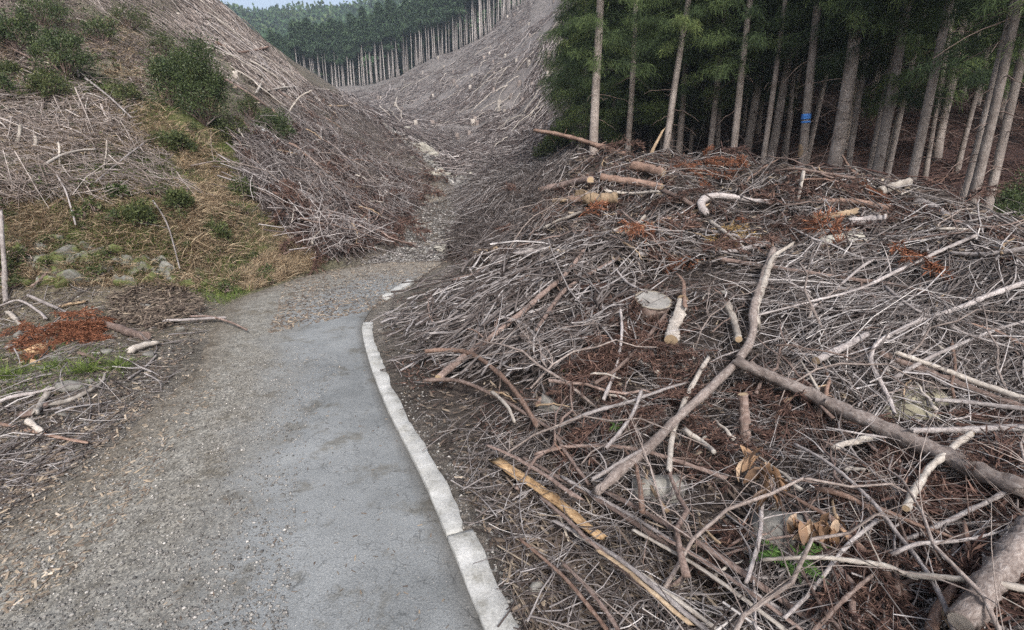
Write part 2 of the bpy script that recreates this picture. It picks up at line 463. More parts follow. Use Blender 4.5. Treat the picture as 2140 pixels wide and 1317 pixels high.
SOIL = dict(r=(.17, .155, .14), h=(.052, .042, .038), b=(.14, .125, .075), u=(.155, .14, .112), s=(.085, .07, .066), f=(.06, .037, .036), d=(.17, .155, .152), m=(.03, .05, .033), k=(.2, .175, .145), g=(.15, .13, .1))
CP = [  # u, v, t, soil: survey of the ground, one line per place
 # left bank and its retaining wall, upper slope
 (-500,720,8.2,'g'),(-200,640,8.6,'g'),(0,612,9.0,'g'),(200,606,9.4,'g'),(400,608,9.9,'g'),(470,598,10.4,'b'),(560,562,11.9,'b'),
 (-500,420,9.4,'b'),(-200,440,9.4,'b'),(0,470,9.6,'b'),(200,480,10.2,'b'),(400,490,11.2,'b'),(500,480,12.2,'b'),
 (-400,200,13,'u'),(0,300,12.2,'b'),(200,300,13.5,'b'),(330,380,12.6,'b'),(400,250,16,'b'),(0,100,17,'u'),(-300,0,18,'u'),(0,5,20,'u'),(200,100,19.5,'u'),(300,10,26,'u'),
 (480,300,16.5,'b'),(500,400,14.5,'b'),(600,470,14,'s'),(600,300,20,'s'),(700,400,19,'s'),(780,500,15.5,'s'),(700,525,13.9,'s'),
 (820,430,21,'s'),(700,300,27,'s'),(800,340,28,'s'),(560,95,38,'u'),(640,170,38,'u'),(700,212,38,'s'),(800,268,40,'s'),(870,325,38,'s'),
 (600,210,30,'u'),(520,150,28,'u'),(450,50,32,'u'),(460,8,35,'u'),
 # track and gully
 (850,546,13.2,'k'),(890,510,15.6,'k'),(880,478,18,'k'),(900,420,25,'k'),(920,382,32,'k'),(940,335,40,'k'),(900,312,46,'d'),(940,540,14,'h'),
 # far cleared slope
 (760,230,95,'d'),(900,270,70,'d'),(900,200,92,'d'),(1000,150,92,'d'),(1000,82,120,'d'),(1100,200,65,'d'),(1100,100,86,'d'),(1150,20,104,'d'),(1180,150,60,'d'),
 (1100,280,45,'d'),(1000,330,36,'d'),(1150,300,35,'d'),(960,290,55,'d'),(1060,30,125,'d'),(700,190,128,'d'),(800,176,130,'d'),(900,126,130,'d'),(640,200,126,'d'),(560,215,126,'m'),
 (1000,380,26,'s'),(1000,450,19,'s'),(1100,350,24,'s'),(950,470,18,'h'),
 # right heap
 (1200,332,17,'h'),(1300,320,16.5,'h'),(1450,337,15.5,'h'),(1550,342,15,'h'),(1620,357,14.5,'h'),(1750,372,13.5,'h'),(1880,392,12.5,'h'),(1990,437,11.5,'h'),(2140,482,11,'h'),(2400,520,11,'h'),
 (1000,500,15,'h'),(1100,430,16.5,'h'),(1250,430,13.5,'h'),(1100,520,12.5,'h'),(1250,520,10.8,'h'),(1400,450,12,'h'),(1600,450,11,'h'),(1800,470,10,'h'),
 (1400,540,9.5,'h'),(1650,560,8.3,'h'),(1900,560,8,'h'),(2140,600,7,'h'),(2400,620,7,'h'),(1100,620,9,'h'),(1250,650,7.6,'h'),(1400,700,6.6,'h'),(1650,720,6,'h'),(1950,720,5.8,'h'),(2300,760,5.2,'h'),
 (1050,780,6.25,'h'),(1250,820,5.6,'h'),(1500,880,4.8,'h'),(1800,900,4.5,'h'),(2100,950,4.1,'h'),(1250,1050,3.9,'h'),(1600,1150,3.3,'h'),(1900,1200,3.05,'h'),(2140,1250,2.85,'h'),
]
pts, zs, soil, vegp = [], [], [], []
for u, v, t, s in CP:
    q = at(u, v, t)
    pts.append(q[:2]); zs.append(q[2]); soil.append(SOIL[s]); vegp.append((float(s == 'b'), float(s == 's'), float(s == 'h')))
XYZ = [  # surveyed directly in metres: road bed, forest floor behind the heap, hills
 (-2,1,0,'r'),(-4,2.5,0,'r'),(-1,3,0,'r'),(-3,5,0,'r'),(-3.6,7,0,'r'),(-2.6,7.5,0,'r'),(-4.4,9,0,'r'),(-3,9.5,0,'r'),(-4.2,11,0,'r'),(-2.6,11,0,'r'),(-3,12.6,.02,'r'),(-6,7,0.03,'g'),(-6,3,0.03,'g'),(-5,-3,0,'r'),(0,-3,0,'r'),(2,-2,0,'h'),(-9,4,.15,'g'),(-9,0,.3,'g'),(-14,2,4,'b'),(-14,-4,4,'b'),(6,0,.4,'h'),(5,-4,.3,'h'),(12,4,.9,'h'),(16,0,1,'h'),
 (3,20,1.4,'f'),(7,19.5,1.2,'f'),(11,16.5,1.2,'f'),(13.5,13.5,.7,'f'),(18,12,.6,'f'),(3.5,26,2.0,'f'),(9,24,2.6,'f'),(16,19,2.2,'f'),(24,15,2.0,'f'),(6,36,6,'f'),(15,34,7.5,'f'),(27,28,8,'f'),(38,20,8,'f'),(9,50,13,'f'),(25,50,17,'f'),(45,40,19,'f'),(12,75,26,'f'),(35,80,36,'f'),(70,60,38,'f'),(60,120,60,'f'),(120,80,66,'f'),(30,8,1.5,'f'),(50,-5,6,'f'),(20,120,48,'d'),(70,200,95,'m'),(40,-30,3,'h'),
 (-28,12,14,'u'),(-26,22,16,'u'),(-34,30,22,'u'),(-32,45,19,'u'),(-30,60,16,'u'),(-45,70,22,'u'),(-18,62,9,'s'),(-8,62,6,'d'),(-14,90,10,'d'),(-40,110,16,'d'),(-70,40,40,'u'),(-60,0,32,'u'),(-80,90,40,'m'),(-40,-30,12,'u'),
 (-70,150,20,'m'),(-30,160,22,'m'),(0,160,34,'m'),(30,160,62,'m'),(-120,170,34,'m'),(-100,230,38,'m'),(-40,230,40,'m'),(20,230,60,'m'),(-170,300,62,'m'),(-120,320,62,'m'),(-60,330,74,'m'),(0,330,104,'m'),(80,330,130,'m'),
 (-230,395,90,'m'),(-190,400,92,'m'),(-160,400,88,'m'),(-128,400,90,'m'),(-90,400,99,'m'),(-20,400,128,'m'),(80,400,165,'m'),(200,300,150,'m'),(-260,200,90,'m'),(-200,520,80,'m'),(0,520,110,'m'),(200,520,140,'m'),(-330,350,120,'m'),(300,100,120,'m'),(300,500,150,'m'),(-330,0,90,'m'),(330,-20,60,'m'),(0,-20,-1,'r'),
]
for x, y, z, s in XYZ:
    pts.append((x, y)); zs.append(z); soil.append(SOIL[s]); vegp.append((float(s == 'b'), float(s == 's'), float(s == 'h')))
pts = np.array(pts); zs = np.array(zs); soil = np.array(soil)
def kern(r2): return -np.sqrt(r2 + 0.35)
d2 = ((pts[:, None] - pts[None]) ** 2).sum(-1)
nP = len(pts)
A = np.zeros((nP + 3, nP + 3))
A[:nP, :nP] = kern(d2) + 0.02 * -np.eye(nP)
A[:nP, nP] = 1; A[:nP, nP + 1:] = pts; A[nP, :nP] = 1; A[nP + 1:, :nP] = pts.T
coef = np.linalg.solve(A, np.concatenate([zs, np.zeros(3)]))

NX, NY = 420, 470
SXS, SYS, Y0 = 5.0, 5.0, 5.0
ax = np.linspace(np.arcsinh(-330 / SXS), np.arcsinh(330 / SXS), NX)
ay = np.linspace(np.arcsinh((-22 - Y0) / SYS), np.arcsinh((540 - Y0) / SYS), NY)
gx = SXS * np.sinh(ax); gy = Y0 + SYS * np.sinh(ay)
GX, GY = np.meshgrid(gx, gy)
G2 = np.stack([GX.ravel(), GY.ravel()], -1)
gz = np.empty(len(G2)); gs = np.empty((len(G2), 3)); gv = np.empty((len(G2), 3)); vegp = np.array(vegp)
for k in range(0, len(G2), 20000):
    q = G2[k:k + 20000]
    r2 = ((q[:, None] - pts[None]) ** 2).sum(-1)
    gz[k:k + 20000] = kern(r2) @ coef[:nP] + coef[nP] + q @ coef[nP + 1:]
    w = 1.0 / (r2 + 0.05) ** 1.6
    gs[k:k + 20000] = (w @ soil) / w.sum(1, keepdims=True); gv[k:k + 20000] = (w @ vegp) / w.sum(1, keepdims=True)

def vnoise(x, y, seed):
    """smooth value noise"""
    r = np.random.default_rng(seed).random((256, 256))
    xi = np.floor(x).astype(int); yi = np.floor(y).astype(int)
    fx = x - xi; fy = y - yi
    fx = fx * fx * (3 - 2 * fx); fy = fy * fy * (3 - 2 * fy)
    g = lambda a, b_: r[a % 256, b_ % 256]
    return (g(xi, yi) * (1 - fx) + g(xi + 1, yi) * fx) * (1 - fy) + (g(xi, yi + 1) * (1 - fx) + g(xi + 1, yi + 1) * fx) * fy

# road edges on the road bed (z about 0)
def ground0(u, v):
    d = ray(u, v); t = -CAM[2] / d[..., 2]
    return (CAM + d * t[..., None])[:, :2]
kr = np.array([(1010,1317),(955,1180),(880,1000),(810,860),(772,760),(757,692),(772,655),(800,628),(850,596),(905,565),(925,549)], float)
KERB = np.concatenate([[(1.9,-3.0),(0.85,0.0),(0.3,1.2)], ground0(kr[:, 0], kr[:, 1])])
lf = np.array([(0,1090),(260,900),(400,765),(440,690),(480,632),(560,600),(660,572),(760,555),(830,548)], float)
LEFT = np.concatenate([[(-5.2,-3.0),(-4.6,0.0),(-4.2,1.6)], ground0(lf[:, 0], lf[:, 1])])

def resample(P, n):
    P = np.asarray(P, float)
    d = np.concatenate([[0], np.cumsum(np.linalg.norm(np.diff(P, axis=0), axis=1))])
    s = np.linspace(0, d[-1], n)
    # Catmull-Rom through the points
    out = []
    for x in s:
        k = min(np.searchsorted(d, x, 'right') - 1, len(P) - 2)
        f = (x - d[k]) / max(d[k + 1] - d[k], 1e-9)
        p0, p1, p2, p3 = P[max(k - 1, 0)], P[k], P[k + 1], P[min(k + 2, len(P) - 1)]
        out.append(0.5 * ((2 * p1) + (p2 - p0) * f + (2 * p0 - 5 * p1 + 4 * p2 - p3) * f * f + (3 * p1 - p0 - 3 * p2 + p3) * f ** 3))
    return np.array(out)
KC = resample(KERB, 90); LC = resample(LEFT, 90)

def side_dist(q, C):
    """signed distance to a polyline, + on its right-hand side"""
    best = np.full(len(q), 1e9); sg = np.zeros(len(q))
    for a, b_ in zip(C[:-1], C[1:]):
        ab = b_ - a
        f = np.clip(((q - a) @ ab) / (ab @ ab), 0, 1)
        d = q - (a + f[:, None] * ab)
        r = np.hypot(d[:, 0], d[:, 1])
        c = (q[:, 0] - a[0]) * ab[1] - (q[:, 1] - a[1]) * ab[0]
        m_ = r < best
        best[m_] = r[m_]; sg[m_] = np.sign(c[m_])
    return best * sg
dK = np.full(len(G2), 50.0); dL = np.full(len(G2), -50.0)
near = (G2[:, 1] < 30) & (np.abs(G2[:, 0]) < 30)
dK[near] = side_dist(G2[near], KC); dL[near] = side_dist(G2[near], LC)
on_road = (dK < 0.02) & (dL > -0.05) & (G2[:, 1] < 13.2) & near
sst = lambda x: np.clip(x, 0, 1) ** 2 * (3 - 2 * np.clip(x, 0, 1))
dist = np.hypot(G2[:, 0], G2[:, 1])
rough = np.where(on_road, 0, np.minimum(sst((dK - 0.15) / 0.8) * (dK > 0) + sst((-dL - 0.1) / 0.8) * (dL < 0) + (G2[:, 1] > 13.2) * 0.5, 1))
x_, y_ = G2[:, 0], G2[:, 1]
hn = 0.22 * (vnoise(x_ * 1.1 + 40, y_ * 1.1 + 40, 1) - 0.5) + 0.12 * (vnoise(x_ * 2.9 + 90, y_ * 2.9 + 90, 2) - 0.5)
hn += sst((dist - 25) / 40) * (1.6 * (vnoise(x_ * .16 + 60, y_ * .16 + 60, 3) - 0.5) + 0.6 * (vnoise(x_ * .5 + 60, y_ * .5 + 60, 4) - 0.5))
hn += sst((dist - 180) / 60) * 9 * (vnoise(x_ * .03 + 60, y_ * .03 + 60, 5) - 0.5)
hn += gv[:, 1] * sst((40 - dist) / 10) * (1.1 * (vnoise(x_ * .45 + 70, y_ * .45 + 70, 6) - .5) + .5 * (vnoise(x_ * 1.2 + 70, y_ * 1.2 + 70, 7) - .5))
hn += gv[:, 2] * (.75 * (vnoise(x_ * .75 + 75, y_ * .75 + 75, 8) - .45) * sst((dist - 3) / 5) + .12 * (vnoise(x_ * 5 + 75, y_ * 5 + 75, 10) - .5))
gz = np.where(on_road, np.clip(gz, -0.02, 0.04) * 0.2, gz + rough * hn)
verge = near & (dK > 0.05) & (G2[:, 1] < 11)
gz[verge] = np.maximum(gz[verge], 0.0) + 0.05 * sst((dK[verge] - 0.05) / 0.3)
GZ = gz.reshape(NY, NX)

def H(x, y):
    x = np.asarray(x, float); y = np.asarray(y, float)
    i = (np.arcsinh(x / SXS) - ax[0]) / (ax[1] - ax[0]); j = (np.arcsinh((y - Y0) / SYS) - ay[0]) / (ay[1] - ay[0])
    i = np.clip(i, 0, NX - 1.001); j = np.clip(j, 0, NY - 1.001)
    i0 = i.astype(int); j0 = j.astype(int)
    fx = (x - gx[i0]) / (gx[i0 + 1] - gx[i0]); fy = (y - gy[j0]) / (gy[j0 + 1] - gy[j0])
    return (GZ[j0, i0] * (1 - fx) + GZ[j0, i0 + 1] * fx) * (1 - fy) + (GZ[j0 + 1, i0] * (1 - fx) + GZ[j0 + 1, i0 + 1] * fx) * fy

TS = 1.6 * (430 / 1.6) ** (np.linspace(0, 1, 420))
def hit(u, v, lift=0.0):
    """depth t at which the line of sight through (u, v) meets the ground"""
    u = np.atleast_1d(np.asarray(u, float)); v = np.atleast_1d(np.asarray(v, float))
    d = ray(u, v)
    lo = np.full(len(u), TS[-1]); done = np.zeros(len(u), bool); prev = np.zeros(len(u))
    res = np.full(len(u), np.nan)
    pt, pg = TS[0], None
    for t in TS:
        a = np.flatnonzero(~done)
        if len(a) == 0: break
        q = CAM + d[a] * t
        g = q[:, 2] - H(q[:, 0], q[:, 1]) - lift
        h = g < 0
        if pg is not None:
            f = np.clip(prev[a] / np.maximum(prev[a] - g, 1e-9), 0, 1)
            res[a[h]] = (pt + (t - pt) * f)[h]
        else:
            res[a[h]] = t
        done[a[h]] = True
        prev[a] = g; pt = t; pg = 1
    return res

def slope(x, y, e=0.25):
    return np.stack([(H(x + e, y) - H(x - e, y)) / (2 * e), (H(x, y + e) - H(x, y - e)) / (2 * e)], -1)

idx = np.arange(NX * NY).reshape(NY, NX)
F = np.stack([idx[:-1, :-1], idx[:-1, 1:], idx[1:, 1:], idx[1:, :-1]], -1).reshape(-1, 4)
ground = link('ground', mesh_np('ground', np.stack([GX.ravel(), GY.ravel(), gz], -1), F, M['ground'], {'soil': np.concatenate([gs, np.ones((len(gs), 1))], 1), 'veg': gv[:, 0]}, smooth=True))
tag(ground, 'brown soil of the cleared valley, bank and hillsides', 'ground', kind='structure')

# ------------------------------------------------------------------ road and kerb
nA, nL = 26, 140
KR, LR = resample(KERB, nL), resample(LEFT, nL)
f = np.linspace(0, 1, nA)
RP = LR[:, None] * (1 - f)[None, :, None] + KR[:, None] * f[None, :, None]
RP[:, 0] += (vnoise(np.arange(nL) * .5, np.zeros(nL), 9)[:, None] - .5) * 0.25
RZ = H(RP[..., 0], RP[..., 1]) + 0.012
RZ[:, 0] -= 0.03
rv = np.concatenate([RP, RZ[..., None]], -1).reshape(-1, 3)
along = np.linspace(0, 17, nL)
ruv = np.stack([np.tile(f, (nL, 1)), np.tile(along[:, None], (1, nA))], -1).reshape(-1, 2)
idx = np.arange(nA * nL).reshape(nL, nA)
F = np.stack([idx[:-1, :-1], idx[:-1, 1:], idx[1:, 1:], idx[1:, :-1]], -1).reshape(-1, 4)
tag(link('road', mesh_np('road', rv, F, M['road'], smooth=True, uv=ruv)), 'narrow cracked grey asphalt lane strewn with gravel', 'road', kind='structure')

kerb = bpy.data.objects.new('kerb', None); col.objects.link(kerb)
kerb.location = (-1.2, 5, 0)
tag(kerb, 'pale concrete kerb edging the right side of the lane', 'kerb', kind='structure')
def kerb_stone(i0, i1, w, h):
    C = resample(KC[i0:i1], max(8, (i1 - i0) * 4))
    n = len(C)
    T = norm(np.gradient(C, axis=0)); S = np.stack([T[:, 1], -T[:, 0]], -1)
    jit = (vnoise(np.arange(n) * .35 + i0, np.zeros(n) + 3, 12) - .5)
    wv_ = w * (1 + 0.12 * jit + .22 * (vnoise(np.arange(n) * .11 + i0 + 30, np.zeros(n) + 5, 14) - .5)) * np.where(np.arange(n) < 2, .8, 1)
    jz = (vnoise(np.arange(n) * .6 + i0, np.zeros(n) + 8, 13) - .5) * .02
    prof = []
    for a, z in ((0.0, -0.1), (0.002, h - .006), (0.03, h), (.5, h + .002), (.97, h - .002), (1.0, h - .01), (1.02, -0.1)):
        xy = C + S * (wv_ * a + .005 * (a < .1) * jit)[:, None]
        prof.append(np.concatenate([xy, (H(C[:, 0], C[:, 1]) * 0 + z + jz * (z > 0))[:, None]], 1))
    V = np.stack(prof, 1); k = V.shape[1]
    idx = np.arange(n * k).reshape(n, k)
    F = np.stack([idx[:-1, :-1], idx[1:, :-1], idx[1:, 1:], idx[:-1, 1:]], -1).reshape(-1, 4)
    caps = [idx[0][None, :], idx[-1][::-1][None, :]]
    return link('kerb_stone', mesh_np('kerb_stone', V.reshape(-1, 3) - np.array(kerb.location), [F] + caps, M['concrete']), kerb)
def kidx(u, v):
    q = ground0(np.array([u]), np.array([v]))[0]
    return int(np.argmin(np.linalg.norm(KC - q, axis=1)))
kb = kidx(945, 1140)
kerb_stone(2, kb + 1, 0.18, 0.042)
kerb_stone(kb, kidx(762, 672), 0.15, 0.045)
kerb_stone(kidx(795, 632), kidx(862, 590), 0.15, 0.1)

# ------------------------------------------------------------------ stuff: twigs, chips, gravel, grass
def inside(u, v, poly):
    poly = np.asarray(poly, float); r = np.zeros(len(u), bool); j = len(poly) - 1
    for i in range(len(poly)):
        (xi, yi), (xj, yj) = poly[i], poly[j]
        c = ((yi > v) != (yj > v)) & (u < (xj - xi) * (v - yi) / (yj - yi + 1e-12) + xi)
        r ^= c; j = i
    return r

def spots(poly, n, tmax=300):
    """n ground points inside a zone (the zone outlined on the photograph, the points on the ground)"""
    poly = np.asarray(poly, float)
    u0, v0 = poly.min(0); u1, v1 = poly.max(0)
    U, V_ = [], []
    k = 0
    while k < n:
        u = rng.uniform(u0, u1, n * 2); v = rng.uniform(v0, v1, n * 2)
        m_ = inside(u, v, poly)
        U.append(u[m_]); V_.append(v[m_]); k += m_.sum()
    u = np.concatenate(U)[:n]; v = np.concatenate(V_)[:n]
    t = hit(u, v)
    ok = np.isfinite(t) & (t < tmax)
    return at(u[ok], v[ok], t[ok])

def off_road(xy):
    e = xy[:, [0, -1]].reshape(-1, 2)
    r_ = (side_dist(e, KC[::3]) < rng.uniform(-.02, .24, len(e))) & (side_dist(e, LC[::3]) > 0.0) & (e[:, 1] < 12.5)
    return ~r_.reshape(-1, 2).any(1)

def patchy(P, f, thr, seed):
    return P[vnoise(P[:, 0] * f + 50, P[:, 1] * f + 50, seed) + .4 * vnoise(P[:, 0] * f * 3.1 + 50, P[:, 1] * f * 3.1 + 50, seed + 1) > thr]

def lay_sticks(mass, P, L, R, head, spread, lift, tone, curve=0.25, K=4, sides=3, tilt=0.06, keep_off=True, lod=False):
    """drop sticks on the ground: L, R (lo, hi); heading angle +- spread; lift range above the ground"""
    n = len(P)
    a = (head if np.ndim(head) else np.full(n, head)) + rng.normal(0, spread, n)
    l = np.exp(rng.uniform(math.log(L[0]), math.log(L[1]), n))
    r = np.exp(rng.uniform(math.log(R[0]), math.log(R[1]), n))
    if lod:
        fs = np.clip(np.hypot(P[:, 0], P[:, 1]) / 4.5, 1, 4) ** .75; r = r * fs; l = l * fs ** .5
    s = np.linspace(-.5, .5, K)
    bend = rng.normal(0, curve, n)
    ang = a[:, None] + bend[:, None] * s[None, :] * 2
    step = np.stack([np.cos(ang), np.sin(ang)], -1) * (l / (K - 1))[:, None, None]
    xy = np.cumsum(step, 1); xy -= xy.mean(1, keepdims=True); xy += P[:, None, :2]
    if keep_off:
        ok = off_road(xy)
        P, l, r, xy = P[ok], l[ok], r[ok], xy[ok]; n = len(P)
    z = H(xy[..., 0], xy[..., 1])
    # a stiff stick bridges hollows: straight between its ends, never under the ground
    line = z[:, :1] + (z[:, -1:] - z[:, :1]) * (s + .5)[None]
    z = np.maximum(z, line)
    lf_ = rng.uniform(*lift, n)
    til = rng.normal(0, tilt, n) * l
    z = z + lf_[:, None] + np.abs(til)[:, None] * 0.5 + til[:, None] * s[None, :] + rng.normal(0, .02, (n, K)) * l[:, None]
    Pp = np.concatenate([xy, z[..., None]], -1)
    RR = r[:, None] * np.linspace(1, .45, K)[None]
    V, F = tubes(Pp, RR, sides)
    mass.add(V, F, np.clip(tone(n), 0, 1))

def lay_chips(mass, P, L, W, lift, tone, head=None):
    n = len(P)
    a = rng.uniform(0, 2 * math.pi, n) if head is None else rng.normal(head, .4, n)
    l = rng.uniform(*L, n); w = rng.uniform(*W, n)
    d = np.stack([np.cos(a), np.sin(a), rng.normal(0, .25, n)], -1)
    sd_ = norm(np.stack([-np.sin(a), np.cos(a), rng.normal(0, .4, n)], -1))
    up = np.cross(d, sd_)
    c = P.copy(); c[:, 2] = H(P[:, 0], P[:, 1]) + rng.uniform(*lift, n)
    e = d * l[:, None] / 2; f_ = sd_ * w[:, None] / 2; h_ = norm(up) * (w * .3)[:, None]
    V = np.stack([c - e - f_ * .7, c + e - f_, c + e * .8 + f_, c - e * 1.1 + f_ * .8, c - e * .7 + h_, c + e * .7 + h_], 1).reshape(-1, 3)
    b_ = np.arange(n)[:, None] * 6
    F4 = np.concatenate([b_ + np.array([[0, 1, 5, 4]]), b_ + np.array([[2, 3, 4, 5]])])
    F3 = np.concatenate([b_ + np.array([[1, 2, 5]]), b_ + np.array([[3, 0, 4]])])
    t_ = np.clip(tone(n), 0, 1)
    mass.v.append(V); mass.f.append(F4 + mass.n); mass.f.append(F3 + mass.n); mass.t.append(np.repeat(t_, 6)); mass.n += len(V)

greyish = lambda n: rng.beta(2.0, 2.2, n)
darkish = lambda n: rng.beta(1.6, 3.2, n)
palish = lambda n: rng.beta(2.6, 2.0, n)

BRUSH = [(490,285),(560,300),(640,180),(720,215),(810,268),(880,330),(905,380),(880,430),(820,500),(760,535),(680,548),(590,480),(520,420),(500,340)]
HEAP_LOW = [(790,660),(900,590),(1060,470),(1200,500),(1500,520),(1800,510),(2300,520),(2350,1420),(1120,1400),(1000,1080),(880,880),(810,770)]
HEAP_TOP = [(930,540),(1000,420),(1100,350),(1190,318),(1300,316),(1560,338),(1640,355),(1760,370),(1900,395),(2000,440),(2300,500),(2300,560),(1300,560),(1050,560)]
mass = Mass()
A_DIAG = math.radians(40)
P = spots(HEAP_LOW, 7000); lay_sticks(mass, P, (.05, .3), (.0018, .005), A_DIAG, 1.5, (0.0, .05), darkish, lod=True)
P = patchy(spots(HEAP_LOW, 5600), .6, .52, 47); lay_sticks(mass, P, (.2, .9), (.0022, .0065), A_DIAG, 1.1, (0.01, .1), greyish, K=5, lod=True, curve=.4, tilt=.13)
P = patchy(spots(HEAP_LOW, 1700), .7, .6, 49); lay_sticks(mass, P, (.12, .8), (.004, .011), A_DIAG, 1.2, (0.02, .18), palish, K=5, lod=True, tilt=.16)
P = spots([(860,640),(1050,500),(1300,520),(1350,700),(1150,800),(920,780),(800,700)], 900); lay_sticks(mass, P, (.3, 1.6), (.004, .016), math.radians(52), .65, (0.02, .22), greyish, K=5, curve=.2, lod=True)
P = spots([(1560,560),(2200,500),(2250,800),(1700,800)], 850); lay_sticks(mass, P, (.4, 1.8), (.003, .008), math.radians(25), .6, (0.03, .14), palish, K=5, lod=True, curve=.5)
P = spots([(1500,860),(2200,860),(2250,1400),(1650,1400)], 1000); lay_sticks(mass, P, (.15, .8), (.0018, .005), math.radians(20), 1.2, (0.02, .16), greyish, K=5, curve=.5)
tag(link('heap_twigs', mass.mesh('heap_twigs', M['twigs'])), 'tangle of thin grey dead twigs covering the right-hand slash heap', 'twigs', kind='stuff')
mass = Mass()
P = spots(HEAP_TOP, 4200); lay_sticks(mass, P, (.12, .6), (.006, .016), math.radians(15), 1.4, (0.0, .1), darkish)
P = spots(HEAP_TOP, 1700); lay_sticks(mass, P, (.3, 1.6), (.008, .022), math.radians(20), 1.0, (0.02, .2), greyish, K=5, tilt=.12)
P = spots([(930,540),(960,440),(1040,380),(1160,350),(1130,470),(1020,560)], 1800); lay_sticks(mass, P, (.3, 1.4), (.006, .016), math.radians(40), 1.3, (0.0, .25), darkish, K=5, tilt=.2)
P = spots([(940,420),(1000,330),(1180,300),(1190,360),(1080,400),(1000,470)], 1800); lay_sticks(mass, P, (.4, 1.6), (.008, .02), 0.5, 1.3, (0.0, .25), greyish, tilt=.15)
tag(link('crest_twigs', mass.mesh('crest_twigs', M['twigs'])), 'broken brown and grey sticks along the crest of the heap', 'twigs', kind='stuff')
mass = Mass()
def needles(P, L, lift, tone):
    n = len(P); fs = np.clip(np.hypot(P[:, 0], P[:, 1]) / 4.5, 1, 4) ** .8
    D = norm(rng.normal(size=(n, 3)) * np.array([1, 1, .45])); l = rng.uniform(*L, n) * fs
    c = P.copy(); c[:, 2] = H(P[:, 0], P[:, 1]) + rng.uniform(*lift, n)
    V, F = leaves(c, D, l, l * .16); mass.add(V, F, np.clip(tone(n), 0, 1))
w_ = spots(HEAP_LOW + HEAP_TOP[:0], 30000); w_ = w_[vnoise(w_[:, 0] * .9 + 50, w_[:, 1] * .9 + 50, 21) + .25 * vnoise(w_[:, 0] * 3 + 50, w_[:, 1] * 3 + 50, 22) > .74]
needles(w_, (.03, .09), (.01, .1), greyish)
w_ = spots(HEAP_TOP, 14000); w_ = w_[vnoise(w_[:, 0] * .7 + 50, w_[:, 1] * .7 + 50, 23) > .5]
needles(w_, (.04, .1), (.01, .16), greyish)
w_ = spots(BRUSH, 16000, 48); w_ = w_[vnoise(w_[:, 0] * .6 + 50, w_[:, 1] * .6 + 50, 24) > .52]
needles(w_, (.05, .14), (.02, .4), darkish)
tag(link('needle_litter', mass.mesh('needle_litter', M['fronds'])), 'red-brown dead needles caught between the branches', 'needles', kind='stuff')
mass = Mass()
P = spots(HEAP_LOW, 6500); lay_chips(mass, P, (.03, .11), (.012, .03), (0.0, .05), darkish)
P = spots(HEAP_TOP, 3200); lay_chips(mass, P, (.08, .3), (.02, .07), (0.0, .15), lambda n: rng.beta(2, 2, n))
P = spots([(1060,980),(1180,960),(1500,1200),(1750,1400),(1150,1420),(1060,1200)], 2600); lay_chips(mass, P, (.03, .16), (.005, .015), (0.0, .05), darkish)
P = spots([(1060,980),(1180,960),(1500,1200),(1750,1400),(1150,1420),(1060,1200)], 420); lay_chips(mass, P, (.1, .4), (.008, .02), (0.01, .08), greyish, head=math.radians(-42))
tag(link('heap_chips', mass.mesh('heap_chips', M['chips'])), 'bark scraps and wood chips lying between the branches', 'wood chips', kind='stuff')

mass = Mass()
P = spots(BRUSH, 9000, 48); lay_sticks(mass, P, (.15, .6), (.006, .014), 0.0, 2.0, (0.0, .3), lambda n: rng.beta(1.2, 2.6, n), K=4, curve=1.0, tilt=.45)
P = patchy(spots(BRUSH, 6500, 48), .5, .6, 71); lay_sticks(mass, P, (.3, 1.1), (.007, .016), 0.0, 2.0, (0.1, .45), palish, K=5, curve=1.2, tilt=.4)
P = spots(BRUSH, 350, 48); lay_sticks(mass, P, (1.0, 2.6), (.012, .024), math.radians(-35), 1.1, (0.1, .6), palish, K=5)
tag(link('brush_heap', mass.mesh('brush_heap', M['brush'])), 'long heap of grey brushwood on the left of the dirt track', 'brushwood', kind='stuff')

mass = Mass()
UPPER = [(-150,-60),(460,0),(560,95),(640,175),(560,240),(480,190),(380,120),(200,330),(0,300),(-150,300)]
UP = patchy(spots(UPPER, 9000, 60), .35, .58, 41); g = slope(UP[:, 0], UP[:, 1]); dn = np.arctan2(-g[:, 1], -g[:, 0])
lay_sticks(mass, UP, (.25, 1.2), (.008, .02), dn, 1.1, (0.0, .15), darkish, curve=.3, tilt=.1)
UP = patchy(spots(UPPER, 2600, 60), .3, .7, 43); g = slope(UP[:, 0], UP[:, 1]); dn = np.arctan2(-g[:, 1], -g[:, 0])
lay_sticks(mass, UP, (.6, 2.4), (.01, .024), dn, .6, (0.0, .2), palish, curve=.2)
UP = spots([(400,-20),(460,0),(560,95),(650,178),(600,230),(500,150),(380,60)], 1800, 60); g = slope(UP[:, 0], UP[:, 1]); dn = np.arctan2(-g[:, 1], -g[:, 0])
lay_sticks(mass, UP, (.5, 2.4), (.015, .045), dn, .75, (0.0, .2), palish, curve=.1)
UP = spots([(-100,180),(150,170),(330,320),(420,420),(200,420),(-100,440)], 2600, 40)
lay_sticks(mass, UP, (.25, 1.2), (.006, .014), math.radians(-30), 1.1, (0.0, .25), greyish, curve=.4, tilt=.15)
tag(link('slope_sticks', mass.mesh('slope_sticks', M['slope_sticks'])), 'dead sticks scattered down the steep left hillside', 'sticks', kind='stuff')

